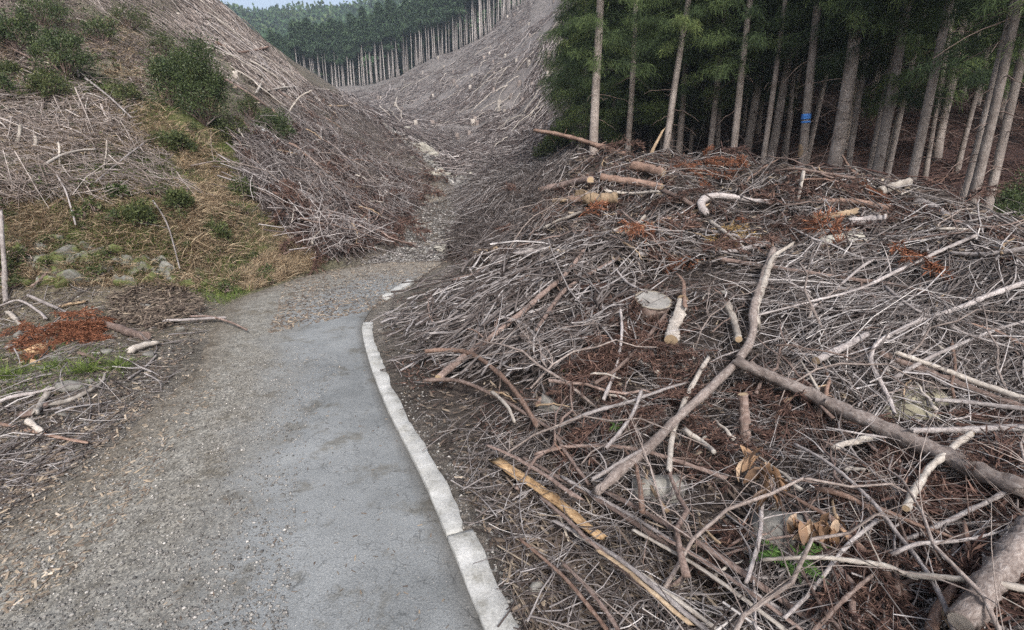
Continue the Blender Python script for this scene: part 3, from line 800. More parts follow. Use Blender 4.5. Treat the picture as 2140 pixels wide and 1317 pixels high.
mass = Mass()
FAR = [(690,205),(800,178),(900,128),(1000,78),(1060,10),(1200,-30),(1210,200),(1180,320),(1000,340),(950,380),(900,320),(800,265)]
UP = patchy(spots(FAR, 14000, 170), .12, .47, 45); g = slope(UP[:, 0], UP[:, 1], .8); dn = np.arctan2(-g[:, 1], -g[:, 0])
lay_sticks(mass, UP, (.4, 2.2), (.025, .075), dn, 1.2, (0.0, .15), lambda n: rng.beta(1.4, 1.7, n), curve=.2, tilt=.1)
UP = spots([(820,262),(960,270),(1180,300),(1100,350),(980,380),(900,330)], 1600, 90); lay_sticks(mass, UP, (.4, 2.2), (.015, .045), .6, 1.3, (0.0, .2), greyish, tilt=.15)
tag(link('far_slope_sticks', mass.mesh('far_slope_sticks', M['brush'])), 'grey cut branches strewn over the far cleared slope', 'sticks', kind='stuff')

SHOULDER = [(-250,620),(60,600),(330,600),(470,610),(430,700),(380,770),(260,900),(100,1020),(-100,1120),(-350,1180)]
mass = Mass()
P = spots(SHOULDER, 2600); lay_sticks(mass, P, (.08, .5), (.002, .006), .3, 1.2, (0.0, .03), greyish)
P = spots(SHOULDER, 300); lay_sticks(mass, P, (.4, 1.1), (.005, .012), .3, 1.0, (0.0, .06), greyish, K=5)
P = spots([(-100,900),(260,880),(420,740),(520,640),(480,800),(330,980),(100,1080),(-100,1180)], 1500); lay_sticks(mass, P, (.04, .3), (.0015, .004), .8, .9, (0.0, .012), greyish)
P = spots([(700,555),(920,548),(940,430),(970,360),(900,370),(830,500)], 600); lay_sticks(mass, P, (.15, .6), (.004, .012), .6, 1.2, (0.0, .04), greyish)
tag(link('shoulder_sticks', mass.mesh('shoulder_sticks', M['twigs'])), 'small sticks littering the left shoulder and the track', 'sticks', kind='stuff')
mass = Mass()
P = spots(SHOULDER, 5500); lay_chips(mass, P, (.02, .1), (.01, .03), (0.0, .02), greyish)
P = spots([(-300,1180),(0,1060),(260,880),(420,740),(470,800),(300,1050),(100,1250),(-300,1420)], 1300); lay_chips(mass, P, (.02, .07), (.008, .02), (0.012, .016), lambda n: rng.beta(3, 2, n))
P = spots([(230,620),(330,590),(420,615),(430,650),(340,690),(230,680)], 2600); lay_chips(mass, P, (.05, .16), (.01, .03), (0.0, .1), darkish)
P = spots([(600,580),(760,552),(940,546),(850,605),(780,650),(560,700)], 2200); lay_chips(mass, P, (.03, .12), (.01, .025), (0.012, .02), greyish)
P = spots([(500,700),(740,690),(800,860),(950,1180),(960,1330),(300,1330),(350,900)], 150); lay_chips(mass, P, (.02, .05), (.006, .012), (0.012, .016), greyish)
P = spots(UPPER, 3000, 60); lay_chips(mass, P, (.08, .4), (.03, .09), (0.0, .1), greyish)
tag(link('shoulder_chips', mass.mesh('shoulder_chips', M['chips'])), 'bark litter and wood chips along the left shoulder', 'wood chips', kind='stuff')

def stones(P, R, tone, sink=.3, road=False):
    n = len(P)
    ico = np.array([(0, 0, 1), (.9, 0, .1), (.28, .85, .1), (-.72, .53, .15), (-.72, -.53, .05), (.28, -.85, .1), (0, 0, -1)])
    fc = np.array([(0, 1, 2), (0, 2, 3), (0, 3, 4), (0, 4, 5), (0, 5, 1), (6, 2, 1), (6, 3, 2), (6, 4, 3), (6, 5, 4), (6, 1, 5)])
    r = np.exp(rng.uniform(math.log(R[0]), math.log(R[1]), n))
    V = ico[None] * (1 + rng.uniform(-.35, .35, (n, 7, 3)))
    V[..., 2] *= .6
    a = rng.uniform(0, 6.3, n); ca, sa = np.cos(a)[:, None], np.sin(a)[:, None]
    V = np.stack([V[..., 0] * ca - V[..., 1] * sa, V[..., 0] * sa + V[..., 1] * ca, V[..., 2]], -1) * r[:, None, None]
    c = P.copy(); c[:, 2] = H(P[:, 0], P[:, 1]) + (0.012 if road else 0) + r * .6 * (1 - sink * 2)
    V += c[:, None]
    return V.reshape(-1, 3), (fc[None] + np.arange(n)[:, None, None] * 7).reshape(-1, 3), np.clip(tone(n), 0, 1)
mass = Mass()
V, F, t_ = stones(spots([(-300,1150),(0,1040),(260,880),(420,760),(600,740),(700,740),(640,900),(600,1330),(-300,1420)], 9000), (.002, .008), greyish, road=True); mass.add(V, F, t_)
V, F, t_ = stones(spots([(600,600),(760,555),(930,545),(860,600),(790,640),(640,640)], 2600), (.006, .02), greyish, road=True); mass.add(V, F, t_)
V, F, t_ = stones(spots([(-300,1150),(0,1040),(260,880),(420,760),(640,740),(600,1330),(-300,1420)], 4200), (.005, .016), greyish, road=True); mass.add(V, F, t_)
V, F, t_ = stones(spots([(520,730),(640,720),(720,760),(640,900),(430,960),(450,820)], 2500), (.003, .011), palish, road=True); mass.add(V, F, t_)
V, F, t_ = stones(spots([(600,900),(800,860),(1000,1330),(560,1330)], 900), (.002, .006), greyish, road=True); mass.add(V, F, t_)
V, F, t_ = stones(spots(SHOULDER, 5500), (.005, .022), greyish); mass.add(V, F, t_)
V, F, t_ = stones(spots([(830,520),(900,390),(950,350),(960,420),(930,545),(760,552)], 4200), (.012, .06), greyish); mass.add(V, F, t_)
V, F, t_ = stones(spots([(800,262),(900,300),(1000,360),(960,400),(890,340)], 1800), (.04, .22), palish); mass.add(V, F, t_)
V, F, t_ = stones(spots([(790,660),(860,600),(900,700),(900,850),(1050,1000),(1120,1330),(1050,1330),(860,900)], 1500), (.004, .02), greyish); mass.add(V, F, t_)
tag(link('loose_gravel', mass.mesh('loose_gravel', M['gravel'])), 'loose gravel over the lane, shoulder and dirt track', 'gravel', kind='stuff')

def blades(mass, P, L, W, lean, droop, tone, lean_dir=None):
    n = len(P)
    a = rng.uniform(0, 6.3, n) if lean_dir is None else rng.normal(lean_dir, .7, n)
    l = rng.uniform(*L, n); w = rng.uniform(*W, n)
    d = np.stack([np.cos(a) * lean, np.sin(a) * lean, np.ones(n)], -1); d = norm(d + rng.normal(0, .25, (n, 3)))
    s = np.array([0, .5, 1.0])
    Pp = P[:, None] + d[:, None] * (l[:, None] * s)[..., None]
    dr = rng.uniform(.3, 1, n) * droop * l
    Pp[..., 2] -= dr[:, None] * s ** 2
    h_ = np.stack([np.cos(a), np.sin(a), np.zeros(n)], -1)
    Pp += h_[:, None] * (dr[:, None] * s ** 2)[..., None] * .6
    side = norm(np.stack([-np.sin(a), np.cos(a), np.zeros(n)], -1) + rng.normal(0, .5, (n, 3)))
    V, F = strips(Pp, w[:, None] * np.array([1, .8, .15]), side)
    mass.add(V, F, np.clip(tone(n), 0, 1))
mass = Mass()
BANK = [(-150,420),(100,330),(330,300),(470,300),(520,400),(600,480),(660,560),(560,600),(440,610),(200,600),(-150,600)]
P = spots(BANK, 26000); g = slope(P[:, 0], P[:, 1]); dn = np.arctan2(-g[:, 1], -g[:, 0]); P = P[vnoise(P[:, 0] * 1.3 + 50, P[:, 1] * 1.3 + 50, 32) > .28]; blades(mass, P, (.12, .45), (.009, .018), .8, .8, greyish)
P = spots([(380,300),(470,320),(500,440),(470,560),(400,560),(350,420)], 9000); P = P[vnoise(P[:, 0] * 1.6 + 50, P[:, 1] * 1.6 + 50, 31) > .3]; blades(mass, P, (.15, .55), (.01, .02), .8, .8, palish)
P = spots([(480,590),(560,540),(640,530),(680,550),(600,585),(520,610)], 8000); blades(mass, P, (.15, .45), (.006, .012), .5, .6, palish)
P = spots([(-100,60),(250,40),(420,120),(480,300),(300,330),(-100,330)], 16000, 40); P = patchy(P, .6, .6, 61); blades(mass, P, (.2, .7), (.012, .024), .8, .8, lambda n: rng.beta(2, 2, n))
tag(link('dry_bank_grass', mass.mesh('dry_bank_grass', M['dry_grass'])), 'dry tan grass hanging over the left roadside bank', 'grass', kind='stuff')
mass = Mass()
P = spots(BANK, 26000); P = P[vnoise(P[:, 0] * 1.1 + 50, P[:, 1] * 1.1 + 50, 33) > .5]; blades(mass, P, (.06, .25), (.008, .016), .8, .5, greyish)
P = spots([(-100,20),(330,10),(420,110),(480,300),(300,330),(-100,320)], 20000, 40); P = P[vnoise(P[:, 0] * .8 + 50, P[:, 1] * .8 + 50, 34) > .52]; blades(mass, P, (.08, .35), (.012, .022), .8, .5, darkish)
P = spots([(450,560),(520,540),(560,590),(470,640),(400,620)], 1800); blades(mass, P, (.08, .25), (.006, .01), .5, .5, palish)
P = spots([(-150,760),(60,720),(260,730),(270,790),(120,830),(-150,860)], 1800); blades(mass, P, (.05, .16), (.004, .008), .5, .5, greyish)
tag(link('green_bank_grass', mass.mesh('green_bank_grass', M['green_grass'])), 'short green grass and moss on the left bank and verge', 'grass', kind='stuff')

# forest floor litter
mass = Mass()
FOREST = [(1200,330),(1560,330),(1900,390),(2300,480),(2300,60),(1220,60)]
UP = spots(FOREST, 3500, 80); lay_sticks(mass, UP, (.5, 2.5), (.012, .03), .3, 1.2, (0.0, .15), darkish)
tag(link('forest_floor_sticks', mass.mesh('forest_floor_sticks', M['fronds'])), 'red-brown fallen sticks on the dark plantation floor', 'sticks', kind='stuff')
# ------------------------------------------------------------------ single stems: logs, branches, poles
def stem_mesh(name, P, R, mat, sides=9, lump=0.12, shoots=0, shoot_len=0.4, caps=True, flat=1.0, seed=0, knots=0, torn=0.0):
    """one tapering stem along P (n,3) with radii R; side shoots are part of the same stem"""
    r = np.random.default_rng(seed)
    n = len(P)
    T = norm(np.gradient(P, axis=0))
    A = np.zeros_like(P); ref = np.array([0, 0, 1.0]) if abs(T[0, 2]) < .9 else np.array([1.0, 0, 0])
    A[0] = norm(np.cross(T[0], ref)[None])[0]
    for k in range(1, n):
        a = A[k - 1] - T[k] * (A[k - 1] @ T[k]); A[k] = a / np.linalg.norm(a)
    B = np.cross(T, A)
    an = np.arange(sides) * 2 * math.pi / sides
    lump_a = 1 + lump * r.normal(size=sides)[None] * .6 + lump * r.normal(size=(n, sides)) * .5
    kn = np.ones((n, sides))
    for _ in range(knots):
        kn[r.integers(1, n - 1), r.integers(0, sides)] = 1.35
    rr = R[:, None] * lump_a * kn
    V = P[:, None] + rr[..., None] * (np.cos(an)[None, :, None] * A[:, None] + flat * np.sin(an)[None, :, None] * B[:, None])
    if torn:
        V[0] -= T[0] * (np.abs(r.normal(size=sides)) * R[0] * torn)[:, None]
        V[-1] += T[-1] * (np.abs(r.normal(size=sides)) * R[-1] * torn)[:, None]
    d = np.concatenate([[0], np.cumsum(np.linalg.norm(np.diff(P, axis=0), axis=1))])
    uv = np.stack([np.tile(np.abs(an / math.pi - 1) * R.mean() * 6, (n, 1)), np.tile(d[:, None], (1, sides))], -1).reshape(-1, 2)
    V = V.reshape(-1, 3)
    k = np.arange(n - 1)[:, None] * sides; s = np.arange(sides)[None]; s2 = (s + 1) % sides
    F = [np.stack([k + s, k + s2, k + sides + s2, k + sides + s], -1).reshape(-1, 4)]
    if caps:
        F += [np.arange(sides)[::-1][None], (np.arange(sides) + (n - 1) * sides)[None]]
    if shoots:
        Q, RR = [], []
        for _ in range(shoots):
            i = r.integers(max(1, n // 6), n - 1)
            dir_ = norm((T[i] * r.uniform(.3, 1.1) + r.normal(size=3) * .7 + np.array([0, 0, .25]))[None])[0]
            l = shoot_len * r.uniform(.4, 1.2)
            s_ = np.linspace(0, 1, 5)
            bend = r.normal(size=3) * .35
            Q.append(P[i] + dir_ * (s_ * l)[:, None] + bend * (s_ ** 2 * l)[:, None])
            RR.append(R[i] * r.uniform(.25, .5) * np.linspace(1, .35, 5))
        V2, F2 = tubes(np.array(Q), np.array(RR), 4)
        F.append(F2 + len(V)); V = np.concatenate([V, V2])
        uv = np.concatenate([uv, np.stack([V2[:, 0], V2[:, 2]], -1)])
    by = {}
    for f_ in F: by.setdefault(f_.shape[1], []).append(f_)
    return mesh_np(name, V, [np.concatenate(x) for x in by.values()], mat, uv=uv, smooth=True)

def disc_mesh(name, c, nrm, rad, mat, n=18, seed=0, tilt=0.0, bulge=0.004):
    r = np.random.default_rng(seed)
    nrm = norm(np.asarray(nrm, float)[None])[0]
    a = norm(np.cross(nrm, (0.3, .2, 1.0))[None])[0]; b_ = np.cross(nrm, a)
    an = np.arange(n) * 2 * math.pi / n
    rr = rad * (1 + .015 * r.normal(size=n))
    V = [np.asarray(c) + nrm * bulge * 1.5]
    uv = [(0, 0)]
    for q in (.3, .6, .88, 1.0):
        V += list(c + (np.cos(an) * rr * q)[:, None] * a + (np.sin(an) * rr * q)[:, None] * b_ + nrm * bulge)
        uv += list(np.stack([np.cos(an), np.sin(an)], -1) * q)
    i = np.arange(n); j = (i + 1) % n
    F3 = np.stack([np.zeros(n, int), 1 + i, 1 + j], -1)
    F4 = np.concatenate([np.stack([1 + i, 1 + n + i, 1 + n + j, 1 + j], -1) + n * q for q in range(3)])
    return mesh_np(name, np.array(V), [F3, F4], mat, uv=np.array(uv))

def path3(pp, lift):
    out = []
    for q in pp:
        if len(q) == 3: t_ = q[2]
        else:
            t_ = hit(q[0], q[1], lift)[0]
        out.append(t_)
    # keep the depth changes gentle so that a stem is a stem
    t_ = np.array(out)
    if len(t_) > 3:
        t_[1:-1] = .25 * t_[:-2] + .5 * t_[1:-1] + .25 * t_[2:]
    u = np.array([q[0] for q in pp], float); v = np.array([q[1] for q in pp], float)
    return at(u, v, t_), t_

_hs = [100]
def stem(name, label, cat, pp, r0, r1, mat, lift=.08, shoots=0, shoot_len=.4, ends=None, flat=1.0, group=None, sides=9, lump=.16, knots=0, n=None, up=False, thin=.72):
    """a hero stem traced along pp; r0, r1 in photo pixels at its two ends; ends: material of sawn or broken end faces"""
    _hs[0] += 1
    if pp[0][0] > 850: lift = lift + .06
    if up:
        t_ = hit(pp[0][0], pp[0][1], .02)[0]; pp = [(q[0], q[1], t_) for q in pp]
    P3, t_ = path3(pp, lift)
    n = n or max(12, 7 * len(pp))
    P = resample(P3, n)
    rs_ = np.random.default_rng(_hs[0])
    tt = np.linspace(0, 1, n)
    if ends is not None and n < 30 and len(pp) <= 3: thin = 1.0
    rad = thin * (r0 + (r1 - r0) * tt) * (1 + .07 * rs_.normal(size=n)) * np.interp(tt, np.linspace(0, 1, len(t_)), t_) / FPX
    P = P + np.cumsum(rs_.normal(size=(n, 3)), 0) * (rad.mean() * .055)
    org = P[0].copy() if P[0, 2] < P[-1, 2] else P[-1].copy()
    P = P - org
    if ends is None:
        o = link(name, stem_mesh(name, P, rad, mat, sides, lump, shoots, shoot_len, True, flat, _hs[0], knots, 1.3), loc=org)
        return tag(o, label, cat, group)
    e = bpy.data.objects.new(name, None); col.objects.link(e); e.location = org
    tag(e, label, cat, group)
    link('bark', stem_mesh('bark', P, rad, mat, sides, lump, shoots, shoot_len, True, flat, _hs[0], knots), e)
    link('cut_face', disc_mesh('cut_face', P[0], P[0] - P[1], rad[0] * .93, ends, seed=_hs[0]), e)
    link('cut_face', disc_mesh('cut_face', P[-1], P[-1] - P[-2], rad[-1] * .93, ends, seed=_hs[0] + 7), e)
    return e

GW, BB, BR, PW, TW = M['grey_wood'], M['bark_brown'], M['bark_red'], M['pale_wood'], M['tan_wood']
FE, EG = M['fresh_end'], M['end_grain']
# --- right heap, lower part
o = stem('forked_branch', 'long crooked forked branch with pale peeled tip crossing the heap diagonally', 'branch',
     [(1255,1022),(1340,950),(1430,862),(1500,800),(1548,752),(1575,700),(1581,640),(1600,588),(1622,528)], 16, 10, M['bark_grey'], .18, 0)
def child_stem(par, name, pp, r0, r1, mat, lift, **k):
    c = stem(name, 'x', 'x', pp, r0, r1, mat, lift, **k)
    for key in ('label', 'category', 'group'):
        if key in c: del c[key]
    c.parent = par; c.location = c.location - par.location
    return c
child_stem(o, 'peeled_tip', [(1577,668),(1583,636),(1601,587),(1618,540),(1640,524),(1662,511)], 12, 4, PW, .2)
child_stem(o, 'stub', [(1612,560),(1616,535),(1617,520)], 8, 6, M['bark_grey'], .14)
stem('fallen_trunk', 'thick cracked fallen trunk slanting to the lower right corner of the heap', 'trunk', [(1555,762),(1680,820),(1790,870),(1900,920),(2010,970),(2125,1018)], 14, 27, M['bark_grey'], .24, 5, .25, sides=14, knots=14, lump=.24)
stem('bark_pole', 'long brown pole paired with a paler one at right edge', 'pole', [(1838,738),(1950,782),(2052,822),(2180,868)], 9, 15, BB, .1, ends=FE, knots=4)
stem('pale_pole', 'long pale peeled pole lying on the brown pole at right edge', 'pole', [(1876,738),(1973,772),(2060,806),(2180,848)], 6, 10, PW, .17)
stem('arched_branch', 'long slender grey branch arching from elbow across right heap', 'branch', [(1868,862),(1859,834),(1835,786),(1820,752),(1835,716),(1875,692),(1934,664),(2013,640),(2072,616),(2180,580)], 6, 9, GW, .16, 9, .5)
stem('grey_sapling', 'thin straight grey sapling pointing up to right below crest', 'branch', [(1575,660),(1690,632),(1795,604),(1874,566),(1953,529),(2030,496)], 3, 6, GW, .2, 14, .55)
stem('grey_pole', 'smooth grey pole lying level beneath crest left of forked branch tip', 'pole', [(1330,530),(1440,533),(1540,524),(1637,500)], 6, 8, GW, .12)
stem('brown_branch', 'thin brown branch running behind the forked branch tip', 'branch', [(1507,543),(1598,557),(1677,569),(1783,585),(1855,593),(1933,612),(2012,644)], 7, 4, BB, .1, 5, .3)
stem('split_beam', 'split tan beam with raw inner wood below the crest', 'timber', [(1292,487),(1391,461),(1469,434)], 11, 12, TW, .12, flat=.55, sides=7)
stem('hooked_root', 'grey hooked root end curling over the split tan beam', 'root', [(1470,442),(1466,424),(1484,410),(1524,411),(1562,419),(1600,424)], 12, 6, GW, .25, 2, .3)
stem('cut_log', 'thick sawn log with yellow cut end on the crest', 'log', [(1214,412),(1250,413),(1288,416)], 15, 13, TW, .22, ends=FE, sides=14)
stem('cut_log', 'dark sawn log with orange end just under the leaning brown trunk', 'log', [(1321,347),(1352,354),(1386,364)], 10, 10, BR, .2, ends=FE, sides=14)
stem('fallen_trunk', 'brown trunk pointing left into the air above the crest', 'trunk', [(1116,273,17.5),(1183,284,17.2),(1245,303,16.8),(1316,325,16.3)], 5, 10, BR, .2, 4, .35, ends=FE, knots=6)
stem('crest_log', 'pinkish brown log lying level behind the thick sawn log', 'log', [(1255,369),(1316,377),(1384,386)], 8, 8, BR, .2, ends=FE)
stem('crest_log', 'weathered log pointing left beside the thick sawn log', 'log', [(1130,398),(1190,386),(1234,380)], 7, 8, BB, .15, ends=FE)
stem('short_billet', 'short round billet tucked left of the thick sawn log', 'log', [(1186,418),(1200,417),(1213,416)], 7, 7, BR, .15, ends=FE)
stem('short_billet', 'small pale billet left of the two yellow-ended logs', 'log', [(1158,421),(1176,420),(1187,419)], 5, 5, TW, .12, ends=FE)
stem('split_slab', 'splintered pale slab below the thick sawn log', 'timber', [(1141,474),(1175,458),(1212,441)], 13, 11, PW, .12, flat=.4, sides=7)
stem('weathered_pole', 'pale-ended weathered pole on left flank of heap', 'pole', [(1026,541),(1085,531),(1148,521)], 6, 5, GW, .12, ends=FE)
stem('bent_pole', 'slim crooked pole sloping to the road on left flank', 'pole', [(947,586),(990,572),(1010,560),(1045,547)], 5, 4, BB, .1)
stem('short_billet', 'tan short billet near the dirt track mouth', 'log', [(993,530),(1014,526),(1038,521)], 6, 6, TW, .1, ends=FE)
stem('diagonal_pole', 'long straight grey-brown pole leaning down left flank towards kerb', 'pole', [(1221,522),(1179,577),(1141,609),(1073,666),(985,735),(916,790)], 5, 11, BB, .12, 3, .4, ends=FE)
stem('parallel_pole', 'darker pole parallel to and right of the long straight pole', 'pole', [(1289,541),(1240,568),(1202,590),(1164,624),(1120,690)], 6, 7, BB, .1)  # a second solid pole in brown bark, beside the diagonal one
stem('curved_branch', 'brown branch arching over bare soil beside the kerb bend', 'branch', [(891,734),(930,731),(970,735),(1021,763),(1073,815),(1121,890)], 6, 7, BR, .13)
stem('curved_branch', 'lower arched branch running from kerb side to grey boulder', 'branch', [(888,795),(960,797),(1037,830),(1099,866),(1155,902),(1181,943),(1230,1008)], 6, 5, BB, .09, 3, .2)
stem('curved_branch', 'thin upper arched branch bending down above bare soil', 'branch', [(898,678),(974,662),(1031,659),(1088,674),(1122,708),(1138,762)], 4, 5, GW, .12, 3, .2)
stem('grey_stick', 'grey stick rising right from beside the small boulder', 'branch', [(1150,898),(1240,861),(1308,842),(1399,811),(1440,800)], 6, 4, GW, .14)
stem('low_branch', 'low brown branch ending under the crooked forked branch', 'branch', [(1122,948),(1181,934),(1258,932),(1335,940),(1421,965),(1515,998)], 5, 6, BB, .1, 2, .2)
stem('thin_branch', 'long thin branch descending to the bottom edge through dead fronds', 'branch', [(1662,929),(1721,960),(1784,1010),(1829,1055),(1875,1114),(1920,1169),(1965,1241),(2000,1330)], 4, 7, GW, .25, 5, .35)
stem('pale_curved_stick', 'pale curved stick below the thick fallen trunk', 'branch', [(2029,906),(1984,938),(1938,978),(1911,1019),(1893,1062)], 9, 11, PW, .25, ends=FE)
stem('grey_bough', 'grey bough entering from right edge above the pale curved stick', 'branch', [(1911,900),(1988,897),(2079,895),(2190,890)], 8, 12, GW, .3)
stem('grey_bough', 'thinner grey bough entering from right edge above flat stones', 'branch', [(1956,836),(2033,842),(2180,862)], 6, 8, GW, .22)
stem('light_branch', 'light grey wavy branch crossing green fern at bottom right', 'branch', [(1598,1170),(1693,1166),(1784,1173),(1852,1183),(1897,1201),(1965,1206),(2056,1215),(2200,1240)], 5, 11, PW, .3, 6, .2)
o = stem('broken_limb', 'very thick broken limb in the bottom right corner', 'limb', [(2006,1300),(2056,1246),(2101,1190),(2180,1100)], 34, 40, M['bark_grey'], .3, sides=16, ends=PW)
stem('brown_stick', 'brown stick leaning left of the thick broken limb', 'branch', [(1695,1325),(1761,1255),(1829,1196)], 7, 6, BB, .22, 3, .2)
stem('grey_twig', 'forked grey twig stretching right over dead brown fronds', 'branch', [(1868,1157),(1920,1137),(2011,1130),(2105,1108)], 7, 3, GW, .34, 6, .2)
stem('upright_stub', 'short upright bark stub under the forked branch elbow', 'branch', [(1557,925),(1555,880),(1552,822)], 12, 10, BB, .15, ends=FE, up=True)
stem('bark_slab', 'pale peeled slab leaning beside the sawn stump', 'timber', [(1403,710),(1414,672),(1430,630)], 16, 12, PW, .16, flat=.35, sides=8, ends=FE)
stem('bark_strip', 'reddish curling bark strip above the pale slab', 'bark', [(1432,640),(1430,610),(1428,585),(1415,570)], 7, 4, BR, .2, flat=.35)
stem('upright_splinter', 'upright white splintered slab on top of the heap', 'timber', [(1664,430),(1668,405),(1674,375)], 9, 11, PW, .25, flat=.4, sides=7, up=True)
stem('rotten_log', 'pale yellowish rotten log tipped up on right end of crest', 'log', [(1838,401),(1868,390),(1900,377)], 9, 7, PW, .18, ends=FE)
stem('crest_log', 'long level log under the upright white splinter', 'log', [(1600,424),(1690,421),(1783,421),(1853,432)], 7, 9, BR, .12, ends=FE)
stem('rotten_log', 'mossy rotten log left of the hollow one', 'log', [(1703,457),(1745,452),(1785,446)], 10, 10, TW, .12, sides=12)
stem('hollow_log', 'hollow broken log with painted-dark ends below crest', 'log', [(1772,467),(1810,463),(1849,457)], 11, 11, GW, .12, ends=BB, sides=12)  # no cavity is cut: brown end discs paint the shade inside the hollow
stem('leaning_log', 'weathered log sloping down right end of crest', 'log', [(1912,414),(1945,432),(1976,452)], 8, 9, GW, .1, ends=FE)
stem('white_stick', 'short white stick near right edge under the plantation', 'branch', [(1953,479),(1990,478),(2026,480)], 4, 4, PW, .12)
stem('sawn_pole', 'short grey sawn pole in the middle of right heap', 'pole', [(1706,753),(1764,723),(1808,697)], 8, 6, GW, .14, ends=FE)
stem('pale_log', 'short pale barkless log right of the sawn stump', 'log', [(1519,635),(1532,670),(1541,708)], 7, 8, PW, .14, ends=FE)
stem('crooked_spike', 'crooked thin branch spiking up in front of dark trunks', 'branch', [(1762,328,13.3),(1778,352,13.3),(1800,372,13.2),(1822,392,13.1)], 3, 6, BR, .2, 3, .4)
stem('bent_bough', 'long bent bough lying along the right end of crest', 'branch', [(1620,358),(1660,352),(1720,360),(1780,370)], 4, 5, BB, .35)
stem('leaning_spike', 'thin stick leaning upright above the left part of crest', 'branch', [(1362,318,16),(1373,298,16),(1385,275,16)], 5, 3, TW, .2)
# right heap: a few mid-size ones seen singly
MORE = [
 ([(1285,560),(1310,590),(1350,610)], 3, 4, GW, 'white curved twig just above the sawn stump'),
 ([(1296,640),(1300,690),(1290,760),(1262,830)], 4, 5, GW, 'grey branch hanging down left of the stump'),
 ([(1390,660),(1340,720),(1290,770),(1245,800)], 6, 5, BB, 'dark pole reaching down left from beneath the stump'),
 ([(1480,750),(1440,820),(1410,900),(1400,980)], 6, 9, PW, 'white barkless stick standing under the forked branch'),
 ([(1340,820),(1320,870),(1270,935)], 5, 5, GW, 'pair-wise leaning grey stick above the low brown branch'),
 ([(1240,1000),(1300,965),(1345,940)], 7, 6, GW, 'short grey pole beside the foot of the forked branch'),
 ([(1560,1215),(1585,1130),(1590,1060)], 7, 7, GW, 'vertical grey stick left of the green fern'),
 ([(1345,455),(1330,470),(1300,490)], 4, 5, PW, 'short white stick above the split tan beam'),
 ([(1487,465),(1520,490),(1552,515)], 6, 5, PW, 'pale stick leaning under the hooked grey root'),
 ([(1380,455),(1450,478),(1530,490),(1550,502)], 4, 5, GW, 'slender pole lying across below the split beam'),
 ([(1270,400),(1320,405),(1378,402)], 5, 4, PW, 'pale stick level with the thick sawn log'),
 ([(1390,400),(1430,418),(1450,430)], 7, 7, BB, 'stubby brown log left of the hooked root'),
 ([(1640,470),(1700,500),(1740,530),(1800,540),(1870,540)], 4, 3, GW, 'curved grey twig left of the flat pale stone'),
 ([(2140,520),(2060,530),(1990,528)], 8, 5, GW, 'flat grey board at right edge below plantation'),
 ([(1990,470),(2060,455),(2130,440)], 3, 3, GW, 'thin grey twig pointing up at right end of crest'),
 ([(2180,520),(2080,480),(1990,462)], 4, 4, BB, 'dark slender pole along the right end of heap'),
 ([(1700,640),(1740,610),(1800,560),(1830,540)], 3, 4, GW, 'grey twig fanning up in right middle of heap'),
 ([(2180,660),(2080,690),(1960,740),(1870,790)], 4, 6, GW, 'slender branch crossing beneath the arched one'),
 ([(1990,720),(1998,770),(1990,800),(1995,830)], 5, 4, BR, 'reddish upright twig above the long poles'),
 ([(2180,745),(2090,720),(2000,690),(1900,640),(1850,600)], 3, 5, GW, 'grey branch slanting down to right edge'),
 ([(1440,905),(1470,925),(1495,945)], 9, 7, PW, 'flat pale wood chunk right of the forked branch foot'),
 ([(1745,935),(1790,922),(1828,912)], 8, 10, PW, 'torn white wood chunk above the thin descending branch'),
 ([(1030,820),(1060,850),(1075,880)], 6, 5, PW, 'small white wood splinter on bare soil'),
 ([(1640,1290),(1700,1230),(1770,1140),(1830,1090)], 5, 6, GW, 'grey branch rising from bottom edge below fern'),
 ([(2140,1010),(2040,1060),(1960,1100),(1890,1130)], 8, 6, GW, 'grey bough sloping left above the dead fronds'),
 ([(2120,1320),(2060,1290),(1990,1180)], 6, 5, GW, 'grey stick behind the thick broken limb'),
]
for pp, a, b_, mt, lab in MORE:
    stem('dead_branch', lab, 'branch', pp, a, b_, mt, .16, 3 if mt is GW else 0, .25)
# the orange slab and bark strips of the near verge
o = stem('orange_slab', 'freshly split orange wood slab on the verge right of kerb', 'timber', [(1048,968),(1100,1003),(1165,1052),(1215,1092),(1250,1118)], 20, 17, M['orange_wood'], .06, flat=.3, sides=8, n=14)
STR = [((1100,960),(1350,1110),(1660,1325),10,BB),((1180,1000),(1420,1140),(1740,1340),9,GW),((1270,1030),(1480,1150),(1800,1370),11,BB),((1160,1090),(1320,1190),(1500,1340),9,GW),((1210,1120),(1400,1240),(1540,1345),8,PW),
       ((1090,1130),(1200,1230),(1290,1345),7,BR),((1330,1110),(1500,1215),(1650,1330),8,PW),((1130,1040),(1230,1130),(1330,1215),7,BB),((1020,930),(1130,985),(1210,1040),8,BB),((1180,1180),(1260,1270),(1310,1345),8,BB),((1380,1120),(1560,1230),(1720,1345),7,BB),((1250,1150),(1350,1225),(1440,1300),8,TW)]
for k, (a, b_, c_, r_, mt) in enumerate(STR):
    stem('bark_sliver', ['topmost', 'second topmost', 'third topmost', 'broad lower', 'pale lower', 'reddish kerbside', 'pale upper', 'brown one hugging', 'short one above', 'lowest kerbside', 'brown upper', 'tan middle'][k] + ' long bark sliver beside the orange slab on verge', 'bark', [a, ((a[0]+b_[0])/2, (a[1]+b_[1])/2 - 4), b_, c_], r_ * .8, r_ * 1.1, mt, .05 + .012 * k, flat=.4, sides=6, group='bark slivers on the near verge')

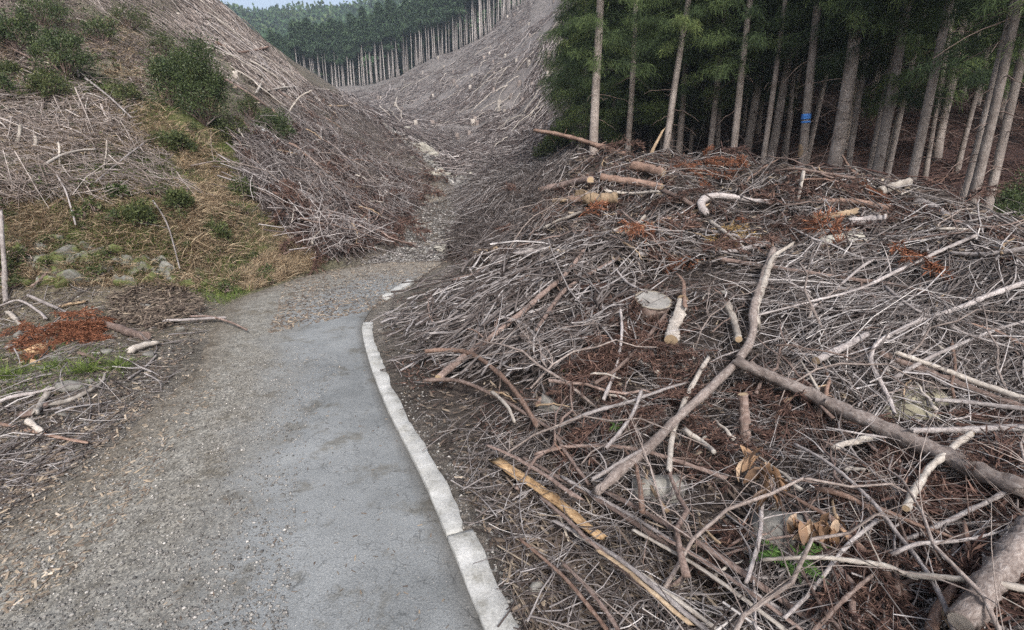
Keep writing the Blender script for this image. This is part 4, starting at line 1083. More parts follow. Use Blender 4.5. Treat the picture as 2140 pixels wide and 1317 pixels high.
# --- left shoulder pieces
stem('standing_pole', 'thin pale pole standing upright at left edge by stone wall', 'pole', [(12,628),(10,560),(6,500),(3,448)], 6, 5, GW, .03, up=True)
stem('shoulder_log', 'dark brown log lying on left shoulder beside litter mound', 'log', [(196,668),(250,684),(304,703)], 7, 9, BB, .07, ends=BB)
stem('broken_chunk', 'pale broken wood chunk at left edge of lane', 'timber', [(275,732),(298,724),(325,718)], 10, 7, PW, .05)
stem('grey_rod', 'straight grey stick sticking out from mound over lane', 'branch', [(346,670),(400,668),(466,664)], 4, 4, GW, .08)
stem('brown_rod', 'thin brown stick pointing over the asphalt', 'branch', [(400,661),(440,662),(480,673),(515,689)], 3, 3, BB, .07)
stem('shoulder_stick', 'pale twisted stick near grass tufts on left shoulder', 'branch', [(120,843),(150,835),(190,815),(215,798),(222,782)], 8, 3, PW, .04)
stem('shoulder_stick', 'grey stick crossing the shoulder at left edge', 'branch', [(-40,855),(20,832),(70,823),(118,812)], 7, 4, GW, .06)
stem('shoulder_stick', 'short white stick standing on shoulder beside dark chunk', 'branch', [(75,862),(86,842),(98,824)], 9, 8, PW, .06)
stem('dark_chunk', 'charred dark wood chunk on left shoulder', 'timber', [(50,868),(72,862),(92,852)], 10, 9, BB, .04)
stem('shoulder_stick', 'long reddish stick low at left edge', 'branch', [(-30,880),(40,895),(110,912),(180,925)], 5, 4, BR, .05)
stem('shoulder_stick', 'pale stick fragment below the dark chunk', 'branch', [(58,880),(72,892),(90,905)], 8, 7, PW, .04)
stem('shoulder_stick', 'thin forked stick near lane edge left', 'branch', [(270,790),(300,770),(325,745)], 3, 3, GW, .03, 3, .15)
stem('shoulder_stick', 'small dark upright twig beside the stone wall foot', 'branch', [(68,597),(84,585),(99,570)], 3, 3, BB, .1)
stem('shoulder_stick', 'long grey stick under wall at left edge', 'branch', [(0,640),(40,628),(80,650),(95,665)], 3, 4, GW, .08)
stem('shoulder_stick', 'light stub near red frond on left shoulder', 'branch', [(20,655),(32,668),(42,680)], 7, 5, PW, .06)
for k, (pp, lab) in enumerate([([(95,700),(130,690),(190,672)], 'tan split stick behind the orange-red frond'), ([(130,640),(150,634),(178,630)], 'tan bark piece in front of stone wall'), ([(60,618),(110,640),(140,655)], 'grey slanting stick below stone wall'), ([(165,738),(190,745),(210,757)], 'dark stick below the orange-red frond')]):
    stem('shoulder_stick', lab, 'branch', pp, 5, 4, [TW, TW, GW, BB][k], .05)
# pale limbs on the left slope
LS = [([(95,345),(130,325),(165,316),(197,313)], 5, 4, PW, 'pale curved limb on left slope above dry grass'), ([(30,310),(38,290),(42,265)], 8, 6, PW, 'short white limb at left edge of slope'), ([(70,320),(74,300),(73,288)], 7, 6, PW, 'stubby white limb right of the short one on slope'),
      ([(125,350),(124,315),(122,300)], 4, 4, PW, 'upright white peg on the left slope'), ([(118,365),(135,395),(150,440),(158,470)], 3, 3, GW, 'thin grey vine trailing down the left bank'), ([(0,90),(60,120),(120,160)], 4, 3, BB, 'dark branch on upper left slope'),
      ([(180,165),(225,200),(275,245)], 4, 3, GW, 'straight grey pole on left slope below bushes'), ([(455,90),(500,110),(560,100)], 5, 4, BR, 'short brown log high on left spur'), ([(130,90),(150,120),(165,160)], 4, 3, GW, 'bare grey stem in front of upper left bushes'),
      ([(200,380),(260,330),(300,300)], 3, 3, GW, 'thin stick lying on dry bank grass'), ([(320,420),(350,470),(375,560)], 3, 2, GW, 'slender stalk drooping down bank to the wall'), ([(215,355),(222,320),(224,295)], 3, 3, PW, 'small pale upright stick mid left slope'),
      ([(600,240),(625,205),(650,190)], 4, 3, PW, 'pale pole leaning out of the brush heap top'), ([(560,190),(610,182),(690,188)], 4, 3, PW, 'long pale pole lying across top of brush heap'), ([(640,190),(660,205),(685,222)], 4, 4, PW, 'pale pole slanting on crest of brush heap'),
      ([(535,195),(545,175),(550,158)], 4, 3, PW, 'pale stick beside big round bush'), ([(470,165),(520,195),(560,225)], 4, 3, BB, 'dark pole above small bush'), ([(690,222),(715,222),(745,218)], 4, 3, TW, 'tan stick jutting from brush crest')]
for pp, a, b_, mt, lab in LS:
    stem('slope_limb', lab, 'branch', pp, a * .75, b_ * .75, mt, .25, 2 if mt is GW else 0, .5, up='upright' in lab or 'stubby' in lab or 'short white' in lab or 'leaning out' in lab)

# --- generic branches, one object each, sharing a few meshes
def branch_proto(L, R, mat, seed, shoots):
    r = np.random.default_rng(seed)
    n = 9; s = np.linspace(-.5, .5, n)
    P = np.stack([s * L, .10 * L * r.normal() * (4 * s * s - .5) + .015 * L * r.normal(size=n), np.abs(r.normal()) * .07 * L * (1 - 4 * s * s) + .01 * L * r.normal(size=n)], -1)
    return stem_mesh('dead_branch', P, R * np.linspace(1, .4, n), mat, 6, .15, shoots, L * .3, True, 1, seed)
protos = [branch_proto(L, R, mt, 50 + k, sh) for k, (L, R, mt, sh) in enumerate([(1.0, .009, GW, 9), (1.6, .011, GW, 14), (1.2, .013, BB, 7), (.5, .018, PW, 0), (2.2, .014, M['bark_grey'], 16), (1.5, .02, BB, 4), (.45, .016, TW, 0), (.9, .026, BR, 2), (1.8, .010, GW, 16), (1.3, .009, M['bark_grey'], 18), (1.1, .011, BB, 14), (.35, .02, PW, 0)])]
def proj(p):
    r_ = np.asarray(p, float) - CAM; cp, sp_ = math.cos(PITCH), math.sin(PITCH)
    d_ = r_[1] * cp - r_[2] * sp_
    return CU + r_[0] / d_ * FPX, CV - (r_[1] * sp_ + r_[2] * cp) / d_ * FPX
MARKS = [('the sawn stump', 1363, 628), ('the kerbside boulder', 1142, 857), ('the blocky boulder', 1385, 1038), ('the flat yellowish stones', 1925, 860), ('the green fern', 1640, 1190), ('the withered leaves', 1600, 985),
 ('the forked tip', 1630, 540), ('the forked branch elbow', 1555, 745), ('the thick broken limb', 2070, 1230), ('the orange slab', 1150, 1040), ('the fallen trunk middle', 1790, 870), ('the right edge poles', 2060, 815), ('the upper pale flat stone', 1775, 515), ('the hooked root', 1490, 415),
 ('the thick sawn log', 1250, 413), ('the leaning brown trunk', 1220, 295), ('the upright white splinter', 1669, 400), ('the hollow log', 1810, 462), ('the pale rotten log', 1868, 389), ('the kerb bend', 790, 650), ('the track mouth', 900, 545), ('the long straight pole', 1075, 665), ('the splintered pale slab', 1175, 458), ('the arched branch elbow', 1820, 752), ('the right edge cedar trio', 2040, 465),
 ('the small dark bush', 578, 270), ('the white marker post', 553, 287), ('the tall round bush', 432, 180), ('the brush heap crest', 690, 215), ('the gully boulder', 890, 316), ('the brush heap foot', 720, 530), ('the brush heap middle', 690, 400), ('the tan verge grass', 600, 550), ('the red shoulder fronds', 110, 695),
 ('the far stand left end', 690, 190), ('the far stand middle', 850, 150), ('the far stand right end', 1010, 70), ('the plantation edge shrub', 1170, 235), ('the left spur top', 470, 30), ('the left spur shoulder', 620, 170), ('the top of far slope', 1120, 60)]
HUE = {'grey_wood': 'grey', 'bark_grey': 'grey-brown', 'bark_brown': 'brown', 'bark_red': 'reddish', 'pale_wood': 'bleached', 'tan_wood': 'tan', 'fronds': 'brown', 'red_fronds': 'rusty', 'gold_fronds': 'golden'}
def where(p, marks=None):
    u, v = proj(p); best = min(marks or MARKS, key=lambda q: (q[1] - u) ** 2 + (q[2] - v) ** 2)
    du, dv = u - best[1], v - best[2]; d_ = math.hypot(du, dv)
    ws = 'left of' if du < 0 else 'right of'
    wv2 = 'above' if dv < 0 else 'below'
    rel = ws if abs(du) > 2.2 * abs(dv) else wv2 if abs(dv) > 2.2 * abs(du) else wv2 + ' and ' + ws
    return ('close ' if d_ < 60 else '' if d_ < 130 else 'well ') + rel + ' ' + best[0]
def lying(p, ang, L):
    a_ = proj(np.asarray(p) - .4 * L * np.array([math.cos(ang), math.sin(ang), 0])); b2 = proj(np.asarray(p) + .4 * L * np.array([math.cos(ang), math.sin(ang), 0]))
    du, dv = b2[0] - a_[0], b2[1] - a_[1]
    if du < 0: du, dv = -du, -dv
    if abs(dv) < .25 * du: return 'level'
    if du < .35 * abs(dv): return 'end-on'
    return 'right-rising' if dv < 0 else 'right-falling'
def scatter(name, label, cat, group, meshes, P, head, spread, lift, scale=(.7, 1.3), roll=.3):
    g = slope(P[:, 0], P[:, 1], .3)
    for k in range(len(P)):
        a = head[k] if np.ndim(head) else head
        a += rng.normal(0, spread)
        s = rng.uniform(*scale)
        me = meshes[rng.integers(len(meshes))]
        zx = g[k, 0] * math.cos(a) + g[k, 1] * math.sin(a)
        o = link(name, me, loc=(P[k, 0], P[k, 1], float(H(P[k, 0], P[k, 1])) + rng.uniform(*lift)), rot=(rng.normal(0, roll), -math.atan(zx) + rng.normal(0, .08), a), scale=s)
        ext = float(max(v_.co.x for v_ in list(me.vertices)[:60:6]) - min(v_.co.x for v_ in list(me.vertices)[:60:6])) * s
        size = 'long' if ext > 1.3 else 'short' if ext < .75 else 'mid-length'
        hue = HUE.get(me.materials[0].name, '')
        wd = where(o.location)
        tag(o, f"{size} {hue} {'dead branch' if name == 'dead_branch' else name.replace('_', ' ')} {lying(o.location, a, ext)} {wd}", cat, group)
scatter('dead_branch', 'grey dead branch tangled in lower part of the right heap', 'branch', 'branches of the right heap', protos, spots([(900,640),(1100,520),(1600,520),(2200,540),(2250,1380),(1650,1330),(1300,1060),(1100,900),(900,760)], 170), A_DIAG, .8, (.08, .2), (.55, 1.1))
scatter('dead_branch', 'broken branch in the jumble along the heap crest', 'branch', 'branches of the right heap', protos, spots(HEAP_TOP, 90), .3, .9, (.1, .3), (.7, 1.4))
scatter('dead_branch', 'bleached limb poking out of the left brush heap', 'branch', 'limbs in the left brush heap', protos, spots(BRUSH, 110, 45), -.6, .9, (.25, .6), (1.0, 2.0))
farp = [branch_proto(L, R, mt, 80 + k, 0) for k, (L, R, mt) in enumerate([(7, .09, PW), (5, .08, PW), (4, .07, GW), (9, .09, GW)])]
UP = spots([(760,228),(900,150),(1040,60),(1190,20),(1195,250),(1150,290),(1000,320),(960,300),(850,265)], 85, 150)
g = slope(UP[:, 0], UP[:, 1], .8)
scatter('felled_pole', 'pale felled pole lying downhill on the far cleared slope', 'pole', 'felled poles on the far slope', farp, UP, np.arctan2(-g[:, 1], -g[:, 0]), .35, (.1, .25), (.6, 1.1), 0)
UP = spots([(430,20),(470,20),(560,110),(640,185),(560,220),(470,120)], 34, 50); g = slope(UP[:, 0], UP[:, 1], .8)
scatter('felled_pole', 'felled pole lying downhill on the steep left spur', 'pole', 'felled poles on the left spur', farp, UP, np.arctan2(-g[:, 1], -g[:, 0]), .3, (.05, .15), (.35, .6), 0)

def small_stump(r_, h_, seed):
    z = np.array([-.3, 0, h_ * .5, h_]); P = np.stack([z * .05, z * 0, z], -1)
    return stem_mesh('cut_stump', P, r_ * np.array([1.4, 1.25, 1.0, .97]), M['pale_wood'] if seed % 2 else M['bark_grey'], 9, .1, 0, 0, True, 1, seed)
stp = [small_stump(.2, .45, 90 + k) for k in range(4)]
for zone, nn, sc_, lab in ((FAR, 90, (.8, 1.4), 'pale cut stump on the far cleared slope'), ([(300,0),(460,10),(560,110),(630,180),(520,200),(400,60)], 9, (.4, .65), 'cut stump on the steep left spur')):
    for q in spots(zone, nn, 140):
        if zone is FAR and np.hypot(q[0], q[1]) < 58: continue
        wd = where(q)
        tag(link('cut_stump', stp[rng.integers(4)], loc=q, rot=(0, 0, rng.uniform(0, 6)), scale=rng.uniform(*sc_)), lab.split(' on ')[0] + ' ' + wd, 'stump', lab.split(' on ')[1].replace('the ', 'stumps on the '))
# ------------------------------------------------------------------ sawn stump
sp = at(1363, 626, 6.92); sz = float(H(sp[0], sp[1]))
st = bpy.data.objects.new('tree_stump', None); col.objects.link(st); st.location = (sp[0], sp[1] + .1, sz - .1)
tag(st, 'round sawn tree stump with grey cut face in the middle of heap', 'stump')
top = sp[2] - (sz - .1)
sv = np.array([(0, 0, z) for z in np.linspace(0, top, 6)], float); sv[:, 1] -= np.linspace(0, .14, 6) ** 1.0; top_n = np.array([.03, -.3, 1.0])
bk = stem_mesh('bark', sv, .245 * np.array([1.15, 1.06, 1.01, 1, 1,   .99]), M['bark_brown'], 22, .05, 0, .2, True, 1, 5)
bv = np.array([v.co[:] for v in bk.vertices]); last = np.arange(5 * 22, 6 * 22)     # sawn on a slant, facing the road
bv[last, 2] = sv[-1, 2] - ((bv[last, :2] - sv[-1, :2]) @ top_n[:2]) / top_n[2]
bk.vertices.foreach_set('co', bv.astype(np.float32).ravel())
link('bark', bk, st)
link('cut_face', disc_mesh('cut_face', sv[-1], top_n, .252, EG, 44, 3, bulge=.006), st)

# ------------------------------------------------------------------ stones
def rock_mesh(name, size, mat, seed, sub=2, rough_=.16, flat_top=.0):
    import bmesh
    bm = bmesh.new(); bmesh.ops.create_icosphere(bm, subdivisions=sub, radius=1)
    r = np.random.default_rng(seed)
    pl = norm(r.normal(size=(14, 3))); cut = r.uniform(.34, .66, 14)
    V = np.array([v.co[:] for v in bm.verts])
    for n_, c_ in zip(pl, cut):                       # planes knocked off, as broken stone has
        d = V @ n_
        V = V - np.maximum(d - c_, 0)[:, None] * n_
    V *= 1 + rough_ * .3 * r.normal(size=(len(V), 1))
    F = np.array([[v.index for v in f_.verts] for f_ in bm.faces]); bm.free()
    return mesh_np(name, V * np.array(size) * 1.6, F, mat)
def rock(label, u, v, wpx, hpx, mat, depth=.8, lift=0.0, group=None, t=None, rz=0.0):
    t_ = t or hit(u, v + hpx * .3)[0]
    p_ = at(u, v, t_); s = t_ / FPX
    _hs[0] += 1
    o = link('rock', rock_mesh('rock', (wpx * s / 1.5, wpx * s * depth / 1.5, hpx * s / 1.3), mat, _hs[0]), loc=p_ + np.array([0, wpx * s * depth * .25, lift]), rot=(0, 0, rz))
    return tag(o, label, 'rock', group)
rock('grey angular boulder below the arched branches near kerb', 1142, 857, 52, 34, M['grey_stone'])
rock('blocky grey boulder at foot of the forked branch', 1385, 1038, 66, 62, M['grey_stone'])
rock('flat yellowish slab stone above another at right', 1940, 850, 110, 26, M['yellow_stone'], lift=.05)
rock('flat greenish stone beneath the yellowish slab', 1908, 873, 84, 30, M['yellow_stone'])
rock('wide flat pale stone in upper right of heap', 1775, 515, 70, 24, M['pale_stone'], lift=.04)
rock('small pale stone beside the short sawn pole', 1748, 750, 34, 22, M['pale_stone'])
rock('rounded stone behind the green fern', 1632, 1150, 110, 80, M['grey_stone'])
rock('small tan stone at right of long poles', 2020, 565, 26, 18, M['yellow_stone'])
rock('orange-brown stone on left shoulder below red frond', 76, 737, 28, 20, M['orange_stone'])
rock('small orange stone near grass at left', 70, 762, 18, 14, M['orange_stone'])
rock('grey flat stone by the grass tufts', 150, 812, 44, 18, M['grey_stone'])
rock('pale boulder at the foot of heap beside track', 926, 522, 28, 16, M['pale_stone'])
for k, (u, v, w, h_) in enumerate([(890,316,30,18),(914,362,20,12),(965,374,16,10),(950,371,12,8),(930,366,14,8),(905,325,16,9),(848,268,16,8),(876,300,14,8),(800,262,12,7),(815,436,16,10),(835,448,12,8),(780,520,14,9),(745,500,22,12),(860,330,14,8),(915,330,12,8),(900,340,12,7),(985,368,10,7)]):
    lab = 'large pale boulder at the head of the gully' if k == 0 else 'pale broken rock lying along the gully and dirt track'
    rock(lab, u, v, w, h_, M['pale_stone'], group=None if k == 0 else 'pale rocks along the gully')
for k, (u, v) in enumerate([(20,728),(115,750),(40,700),(310,745),(375,690),(300,640),(220,735),(60,830),(95,770),(130,870),(185,800)]):
    rock('fist-sized grey stone on the left shoulder', u, v, rng.uniform(10, 20), rng.uniform(8, 12), M['grey_stone'], group='small stones on the left shoulder')
for k, P_ in enumerate(spots(HEAP_LOW, 26)):
    _hs[0] += 1
    s = rng.uniform(.025, .06)
    tag(link('rock', rock_mesh('rock', (s * 1.3, s, s * .7), M['grey_stone' if k % 2 else 'pale_stone'], _hs[0], 1), loc=P_ + np.array([0, 0, .05])), 'small loose stone among the heap branches', 'rock', 'small stones in the heap')

# stone retaining wall at the foot of the left bank: irregular courses set into the slope
wall = bpy.data.objects.new('stone_wall', None); col.objects.link(wall)
wq = at(200, 600, hit(200, 600)[0]); wall.location = wq
tag(wall, 'mossy rough stone retaining wall at foot of left bank', 'wall')
stone_protos = [rock_mesh('stone', (.22, .11, .18), M['wall_stone'], 300 + k, 3, .05) for k in range(10)]
for row in range(6):
    u = -170 + rng.uniform(0, 25)
    while u < 455:
        top_ = np.interp(u, [-170, 0, 150, 300, 455], [470, 485, 505, 530, 575]); bot_ = np.interp(u, [-170, 0, 200, 455], [640, 606, 600, 606])
        v = bot_ - (row + .5) * 21 + rng.normal(0, 3.5)
        w_ = rng.uniform(24, 44)
        if v > top_ and rng.random() > .16:
            q = at(u, v, hit(u, v)[0]); g = slope(q[:1], q[1:2], .2)[0]
            yaw = math.atan2(-g[0], g[1]) if np.hypot(*g) > .15 else .3
            o = link('stone', stone_protos[rng.integers(10)], wall, loc=q - wq + np.array([-g[0], -g[1], 0]) * rng.uniform(-.07, 0.0), rot=(rng.normal(-.35, .15), rng.normal(0, .5), yaw + rng.normal(0, .15)), scale=(w_ / 40, rng.uniform(.7, 1.2), rng.uniform(.7, 1.15)))
        u += w_

# ------------------------------------------------------------------ dead cedar fronds
def frond_mesh(name, L, mat, seed, nb=16, drp=.35):
    r = np.random.default_rng(seed); mass = Mass()
    s = np.linspace(0, 1, 7)
    C = np.stack([s * L, .06 * L * np.sin(s * 4 + r.uniform(0, 6)), -drp * .5 * L * s ** 2 + .1 * L * s], -1)
    V, F = tubes(C[None], (np.linspace(.008, .003, 7) * (L / .7))[None], 4); mass.add(V, F, [0.5])
    P0, D, LL = [], [], []
    for k in range(nb):
        f = r.uniform(.12, 1); c = np.array([np.interp(f, s, C[:, j]) for j in range(3)])
        sg = 1 if k % 2 else -1
        d = norm(np.array([[.75, sg * r.uniform(.4, 1.0), r.normal(0, .25) - drp * .6]]))[0]
        l = L * r.uniform(.22, .5) * (1 - .45 * f)
        ss = np.linspace(0, 1, 5)
        Q = c + d * (ss * l)[:, None] + np.array([0, 0, -drp * .5]) * (ss ** 2 * l)[:, None]
        V, F = tubes(Q[None], np.linspace(.004, .0016, 5)[None] * (L / .7), 3); mass.add(V, F, [r.uniform(.3, .8)])
        for j in range(26):
            q = r.uniform(.1, 1); P0.append(c + d * q * l + np.array([0, 0, -drp * .5]) * q * q * l)
            D.append(norm((d * .9 + r.normal(size=3) * .55 + np.array([0, 0, -drp * .4]))[None])[0]); LL.append(L * r.uniform(.06, .14))
    P0, D, LL = np.array(P0), np.array(D), np.array(LL)
    V, F = leaves(P0, D, LL, LL * .13); mass.add(V, F, r.random(len(P0)))
    return mass.mesh(name, mat)
fr = [frond_mesh('cedar_frond', L, M['fronds'], 500 + k) for k, L in enumerate((.6, .7, .8, .55, .9))]
fr_red = [frond_mesh('cedar_frond', L, M['red_fronds'], 520 + k, 22) for k, L in enumerate((.7, .6, .8))]
fr_gold = [frond_mesh('cedar_frond', L, M['gold_fronds'], 530 + k, 20) for k, L in enumerate((.7, .6))]
scatter('cedar_frond', 'dead brown cedar frond among the lower heap branches', 'frond', 'dead fronds of the right heap', fr, spots([(1150,580),(1330,600),(1450,700),(2200,900),(2250,1380),(1700,1330),(1500,1000),(1330,980),(1200,800)], 110), -1.2, 1.2, (.08, .22), (.6, 1.1), .5)
scatter('cedar_frond', 'dead brown drooping frond', 'frond', 'dead fronds of the right heap', fr, spots([(1830,900),(2200,950),(2250,1350),(1800,1330),(1700,1100)], 55), -1.3, .8, (.12, .26), (.6, 1.0), .6)
scatter('cedar_frond', 'dead brown frond wedged left of the stump', 'frond', 'dead fronds of the right heap', fr, spots([(1180,600),(1320,620),(1340,740),(1290,850),(1200,780),(1180,680)], 40), -1.4, .8, (.1, .22), (.6, 1.0), .5)
scatter('cedar_frond', 'rusty dead frond along the heap crest', 'frond', 'dead fronds of the right heap', fr + fr_red[:1], spots(HEAP_TOP, 75), .2, 1.5, (.1, .3), (.9, 1.7), .6)
scatter('cedar_frond', 'rusty dead frond heaped behind the level crest logs', 'frond', 'dead fronds of the right heap', fr_red, spots([(1430,345),(1560,340),(1550,400),(1450,400)], 12), .2, 1.5, (.2, .4), (.8, 1.3), .6)
scatter('cedar_frond', 'golden dead frond below the hooked root', 'frond', 'dead fronds of the right heap', fr_gold, spots([(1450,485),(1520,480),(1520,525),(1450,525)], 7), -.8, .6, (.15, .25), (.8, 1.1), .4)
scatter('cedar_frond', 'orange-red dead frond piled on left shoulder', 'frond', 'orange-red fronds on the left shoulder', fr_red, spots([(20,680),(110,665),(190,690),(180,725),(120,725),(60,705)], 26), -.5, .9, (.06, .16), (.6, .95), .5)
scatter('cedar_frond', 'dark dead frond buried in the left brush heap', 'frond', 'dead fronds in the left brush heap', fr, spots(BRUSH, 60, 45), -.8, 1.2, (.2, .5), (1.2, 2.2), .6)

# ------------------------------------------------------------------ withered broad leaves, ferns, tufts
def leaf_piece(L, W, seed):
    r = np.random.default_rng(seed)
    s = np.array([0, .25, .55, .8, 1.0]); w = np.array([.06, .8, 1, .6, .04]) * W / 2
    curl = r.uniform(.2, .6)
    P = []
    for a, b_ in zip(s, w):
        zc = -curl * L * a * a
        P += [(a * L, -b_, zc + b_ * .5), (a * L, 0, zc), (a * L, b_, zc + b_ * .5)]
    idx = np.arange(15).reshape(5, 3)
    F = np.stack([idx[:-1, :-1], idx[:-1, 1:], idx[1:, 1:], idx[1:, :-1]], -1).reshape(-1, 4)
    return mesh_np('leaf', np.array(P), F, M['dead_leaf'], {'tone': np.full(15, r.uniform(.2, 1))}, smooth=True)
leafp = [leaf_piece(.14, .055, 600 + k) for k in range(5)]
def leaf_spray(label, uvs, lift):
    pts_ = [at(u, v, hit(u, v, lift)[0]) for u, v in uvs]
    e = bpy.data.objects.new('withered_spray', None); col.objects.link(e); e.location = pts_[0] - np.array([0, 0, .1]); tag(e, label, 'leaves')
    P = resample(np.array(pts_), 10) - np.array(e.location)
    link('twig', stem_mesh('twig', P, np.linspace(.006, .003, 10), M['bark_brown'], 5, .1), e)
    for k in range(26):
        p_ = P[rng.integers(10)] + rng.normal(0, .03, 3)
        link('leaf', leafp[k % 5], e, loc=p_, rot=(rng.normal(0, .8), rng.uniform(.3, 1.3), rng.uniform(-3, 0.2)), scale=rng.uniform(.8, 1.25))
leaf_spray('cluster of withered light brown broad leaves hanging in heap', [(1560,945),(1590,965),(1610,1000),(1612,1040)], .3)
leaf_spray('second cluster of curled brown leaves just above green fern', [(1655,1085),(1690,1095),(1740,1100)], .3)

def fern_mesh(seed, n=9, L=.32):
    r = np.random.default_rng(seed); mass = Mass()
    for k in range(n):
        a = r.uniform(0, 6.3); s = np.linspace(0, 1, 6); l = L * r.uniform(.6, 1.1)
        C = np.stack([np.cos(a) * s * l, np.sin(a) * s * l, .55 * l * s - .5 * l * s ** 2], -1)
        V, F = tubes(C[None], np.linspace(.003, .001, 6)[None], 3); mass.add(V, F, [.4])
        P0, D, LL = [], [], []
        T = np.array([math.cos(a), math.sin(a), 0]); S = np.array([-math.sin(a), math.cos(a), 0])
        for q in np.linspace(.15, .98, 16):
            for sg in (-1, 1):
                P0.append([np.interp(q, s, C[:, j]) for j in range(3)]); D.append(norm((S * sg + T * .5 + r.normal(size=3) * .15)[None])[0]); LL.append(l * .3 * (1.1 - q))
        V, F = leaves(np.array(P0), np.array(D), np.array(LL), np.array(LL) * .32); mass.add(V, F, r.random(len(P0)))
    return mass.mesh('fern', M['fern'])
def plant(me, name, label, u, v, lift=.02, scale=1.0, group=None, cat='plant'):
    t_ = hit(u, v)[0]; p_ = at(u, v, t_)
    return tag(link(name, me, loc=(p_[0], p_[1], float(H(p_[0], p_[1])) + lift), rot=(0, 0, rng.uniform(0, 6)), scale=scale), label, cat, group)
fm = [fern_mesh(700), fern_mesh(701, 7), fern_mesh(702, 12)]
plant(fm[2], 'fern', 'bright green fern under the light grey wavy branch', 1640, 1205, .12, .85)
plant(fm[0], 'fern', 'small green sprig left of the blocky boulder', 1290, 905, .06, .4)
plant(fm[1], 'fern', 'green sprig under grey sticks near the curved branch', 1180, 785, .06, .5)
plant(fm[1], 'fern', 'tiny green sprig on bare soil beside arched branch', 1040, 760, .04, .35)
def tuft_mesh(seed, n=170):
    mass = Mass(); P = np.zeros((n, 3)); P[:, :2] = np.random.default_rng(seed).normal(0, .05, (n, 2))
    blades(mass, P, (.12, .3), (.004, .008), .6, .7, lambda k: rng.beta(3, 2, k)); return mass.mesh('grass_tuft', M['green_grass'])
tf = [tuft_mesh(720), tuft_mesh(721)]
plant(tf[0], 'grass_tuft', 'spiky green grass tuft on left shoulder nearest the lane', 247, 768, 0, 1.0, cat='grass')
plant(tf[1], 'grass_tuft', 'larger green grass tuft left of the lane edge one', 180, 778, 0, 1.25, cat='grass')
plant(tf[0], 'grass_tuft', 'green grass tuft at left edge of shoulder', 20, 790, 0, 1.1, cat='grass')
plant(tf[1], 'grass_tuft', 'thin green tuft between orange stones and grass', 105, 772, 0, .9, cat='grass')

# ------------------------------------------------------------------ bushes
def bush_parts(e, rx, ry, rz, n, mat, seed, leafL=(.06, .11), clumps=46, stems=7):
    r = np.random.default_rng(seed)
    c = norm(r.normal(size=(clumps, 3))) * (r.uniform(.35, 1, clumps) ** .5)[:, None]
    c[:, 2] = np.abs(c[:, 2]) * 1.0 + r.uniform(-.35, .1, clumps)
    c = c * np.array([rx, ry, rz]) * .86 + np.array([0, 0, rz * .5])
    Q, RR = [], []
    for k in range(min(clumps, 26)):
        s = np.linspace(0, 1, 5)
        Q.append(np.outer(s, c[k]) + np.outer(s * (1 - s), r.normal(size=3) * .25)); RR.append(np.linspace(.022, .006, 5))
    V, F = tubes(np.array(Q), np.array(RR), 4)
    link('stems', mesh_np('stems', V, F, M['bark_brown'], uv=V[:, :2]), e)
    k = r.integers(0, clumps, n)
    rad = r.uniform(.08, .36, clumps)[k] * (rx + rz) / 2
    off = r.normal(size=(n, 3)) * rad[:, None] * .55
    P = c[k] + off
    D = norm(off * 1.2 / rad[:, None] + r.normal(size=(n, 3)) * .7 + np.array([0, 0, .25]))
    L = r.uniform(*leafL, n)
    V, F = leaves(P, D, L, L * .42)
    ct = r.beta(2, 2, clumps)
    m_ = Mass(); m_.add(V, F, np.clip(ct[k] * .6 + r.random(n) * .45, 0, 1))
    link('foliage', m_.mesh('foliage', mat), e)
def bush(label, u, v, t, wpx, hpx, n, mat=None, name='shrub', seed=0, leafL=(.045, .09), group=None, clumps=46):
    """u, v: foot of the bush"""
    p_ = at(u, v, t); s = t / FPX
    e = bpy.data.objects.new(name, None); col.objects.link(e); e.location = (p_[0], p_[1], float(H(p_[0], p_[1])) - .05)
    tag(e, label, 'bush', group)
    bush_parts(e, wpx * s / 2, wpx * s / 2 * .85, hpx * s / 1.62, n, mat or M['bush_leaf'], seed, leafL, clumps)
    return e
def hb(u, v): return float(hit(u, v)[0])
bush('tall dense round evergreen bush on left slope', 432, 265, hb(432, 265), 125, 200, 15000, seed=1, clumps=80)
bush('narrower evergreen bush left of the tall round one', 362, 225, hb(362, 225), 80, 135, 7000, seed=2)
bush('small dark bush beside white marker post', 578, 300, hb(578, 300), 84, 80, 6500, seed=3)
bush('large dark leafy bush high on upper left slope', 140, 165, hb(140, 165), 125, 120, 8000, seed=4)
bush('dark bush at top left corner edge of slope', 40, 110, hb(40, 110), 100, 100, 6000, seed=5)
bush('sprawling green bush between upper left bushes and corner', 95, 60, hb(95, 60), 120, 80, 5000, seed=6)
bush('low yellow-green bush under the tall round bush', 480, 290, hb(480, 290), 90, 60, 3600, M['bank_leaf'], seed=7)
bush('small green bush below the narrower evergreen bush', 375, 318, hb(375, 318), 70, 55, 3000, M['bank_leaf'], seed=8)
bush('thin green shrub right of small dark bush', 525, 250, hb(525, 250), 50, 60, 2000, M['bank_leaf'], seed=9)
bush('dark little shrub on the dry bank', 247, 412, hb(247, 412), 42, 36, 1600, seed=10)
bush('green shrub at left edge above limbs', 20, 165, hb(20, 165), 60, 50, 2200, M['bank_leaf'], seed=11)
bush('green shrub hanging over bank near its middle', 290, 470, hb(290, 470), 70, 60, 2400, M['bank_leaf'], seed=12)
bush('green shrub above dry roadside grass', 375, 440, hb(375, 440), 60, 60, 2200, M['bank_leaf'], seed=13)
bush('pale green shrub beside dark plantation edge', 1170, 250, 30, 70, 70, 3000, M['bank_leaf'], seed=14, leafL=(.1, .2))
bush('green shrub below the plantation edge shrub', 1140, 278, 30, 50, 40, 1600, M['bank_leaf'], seed=15, leafL=(.1, .2))
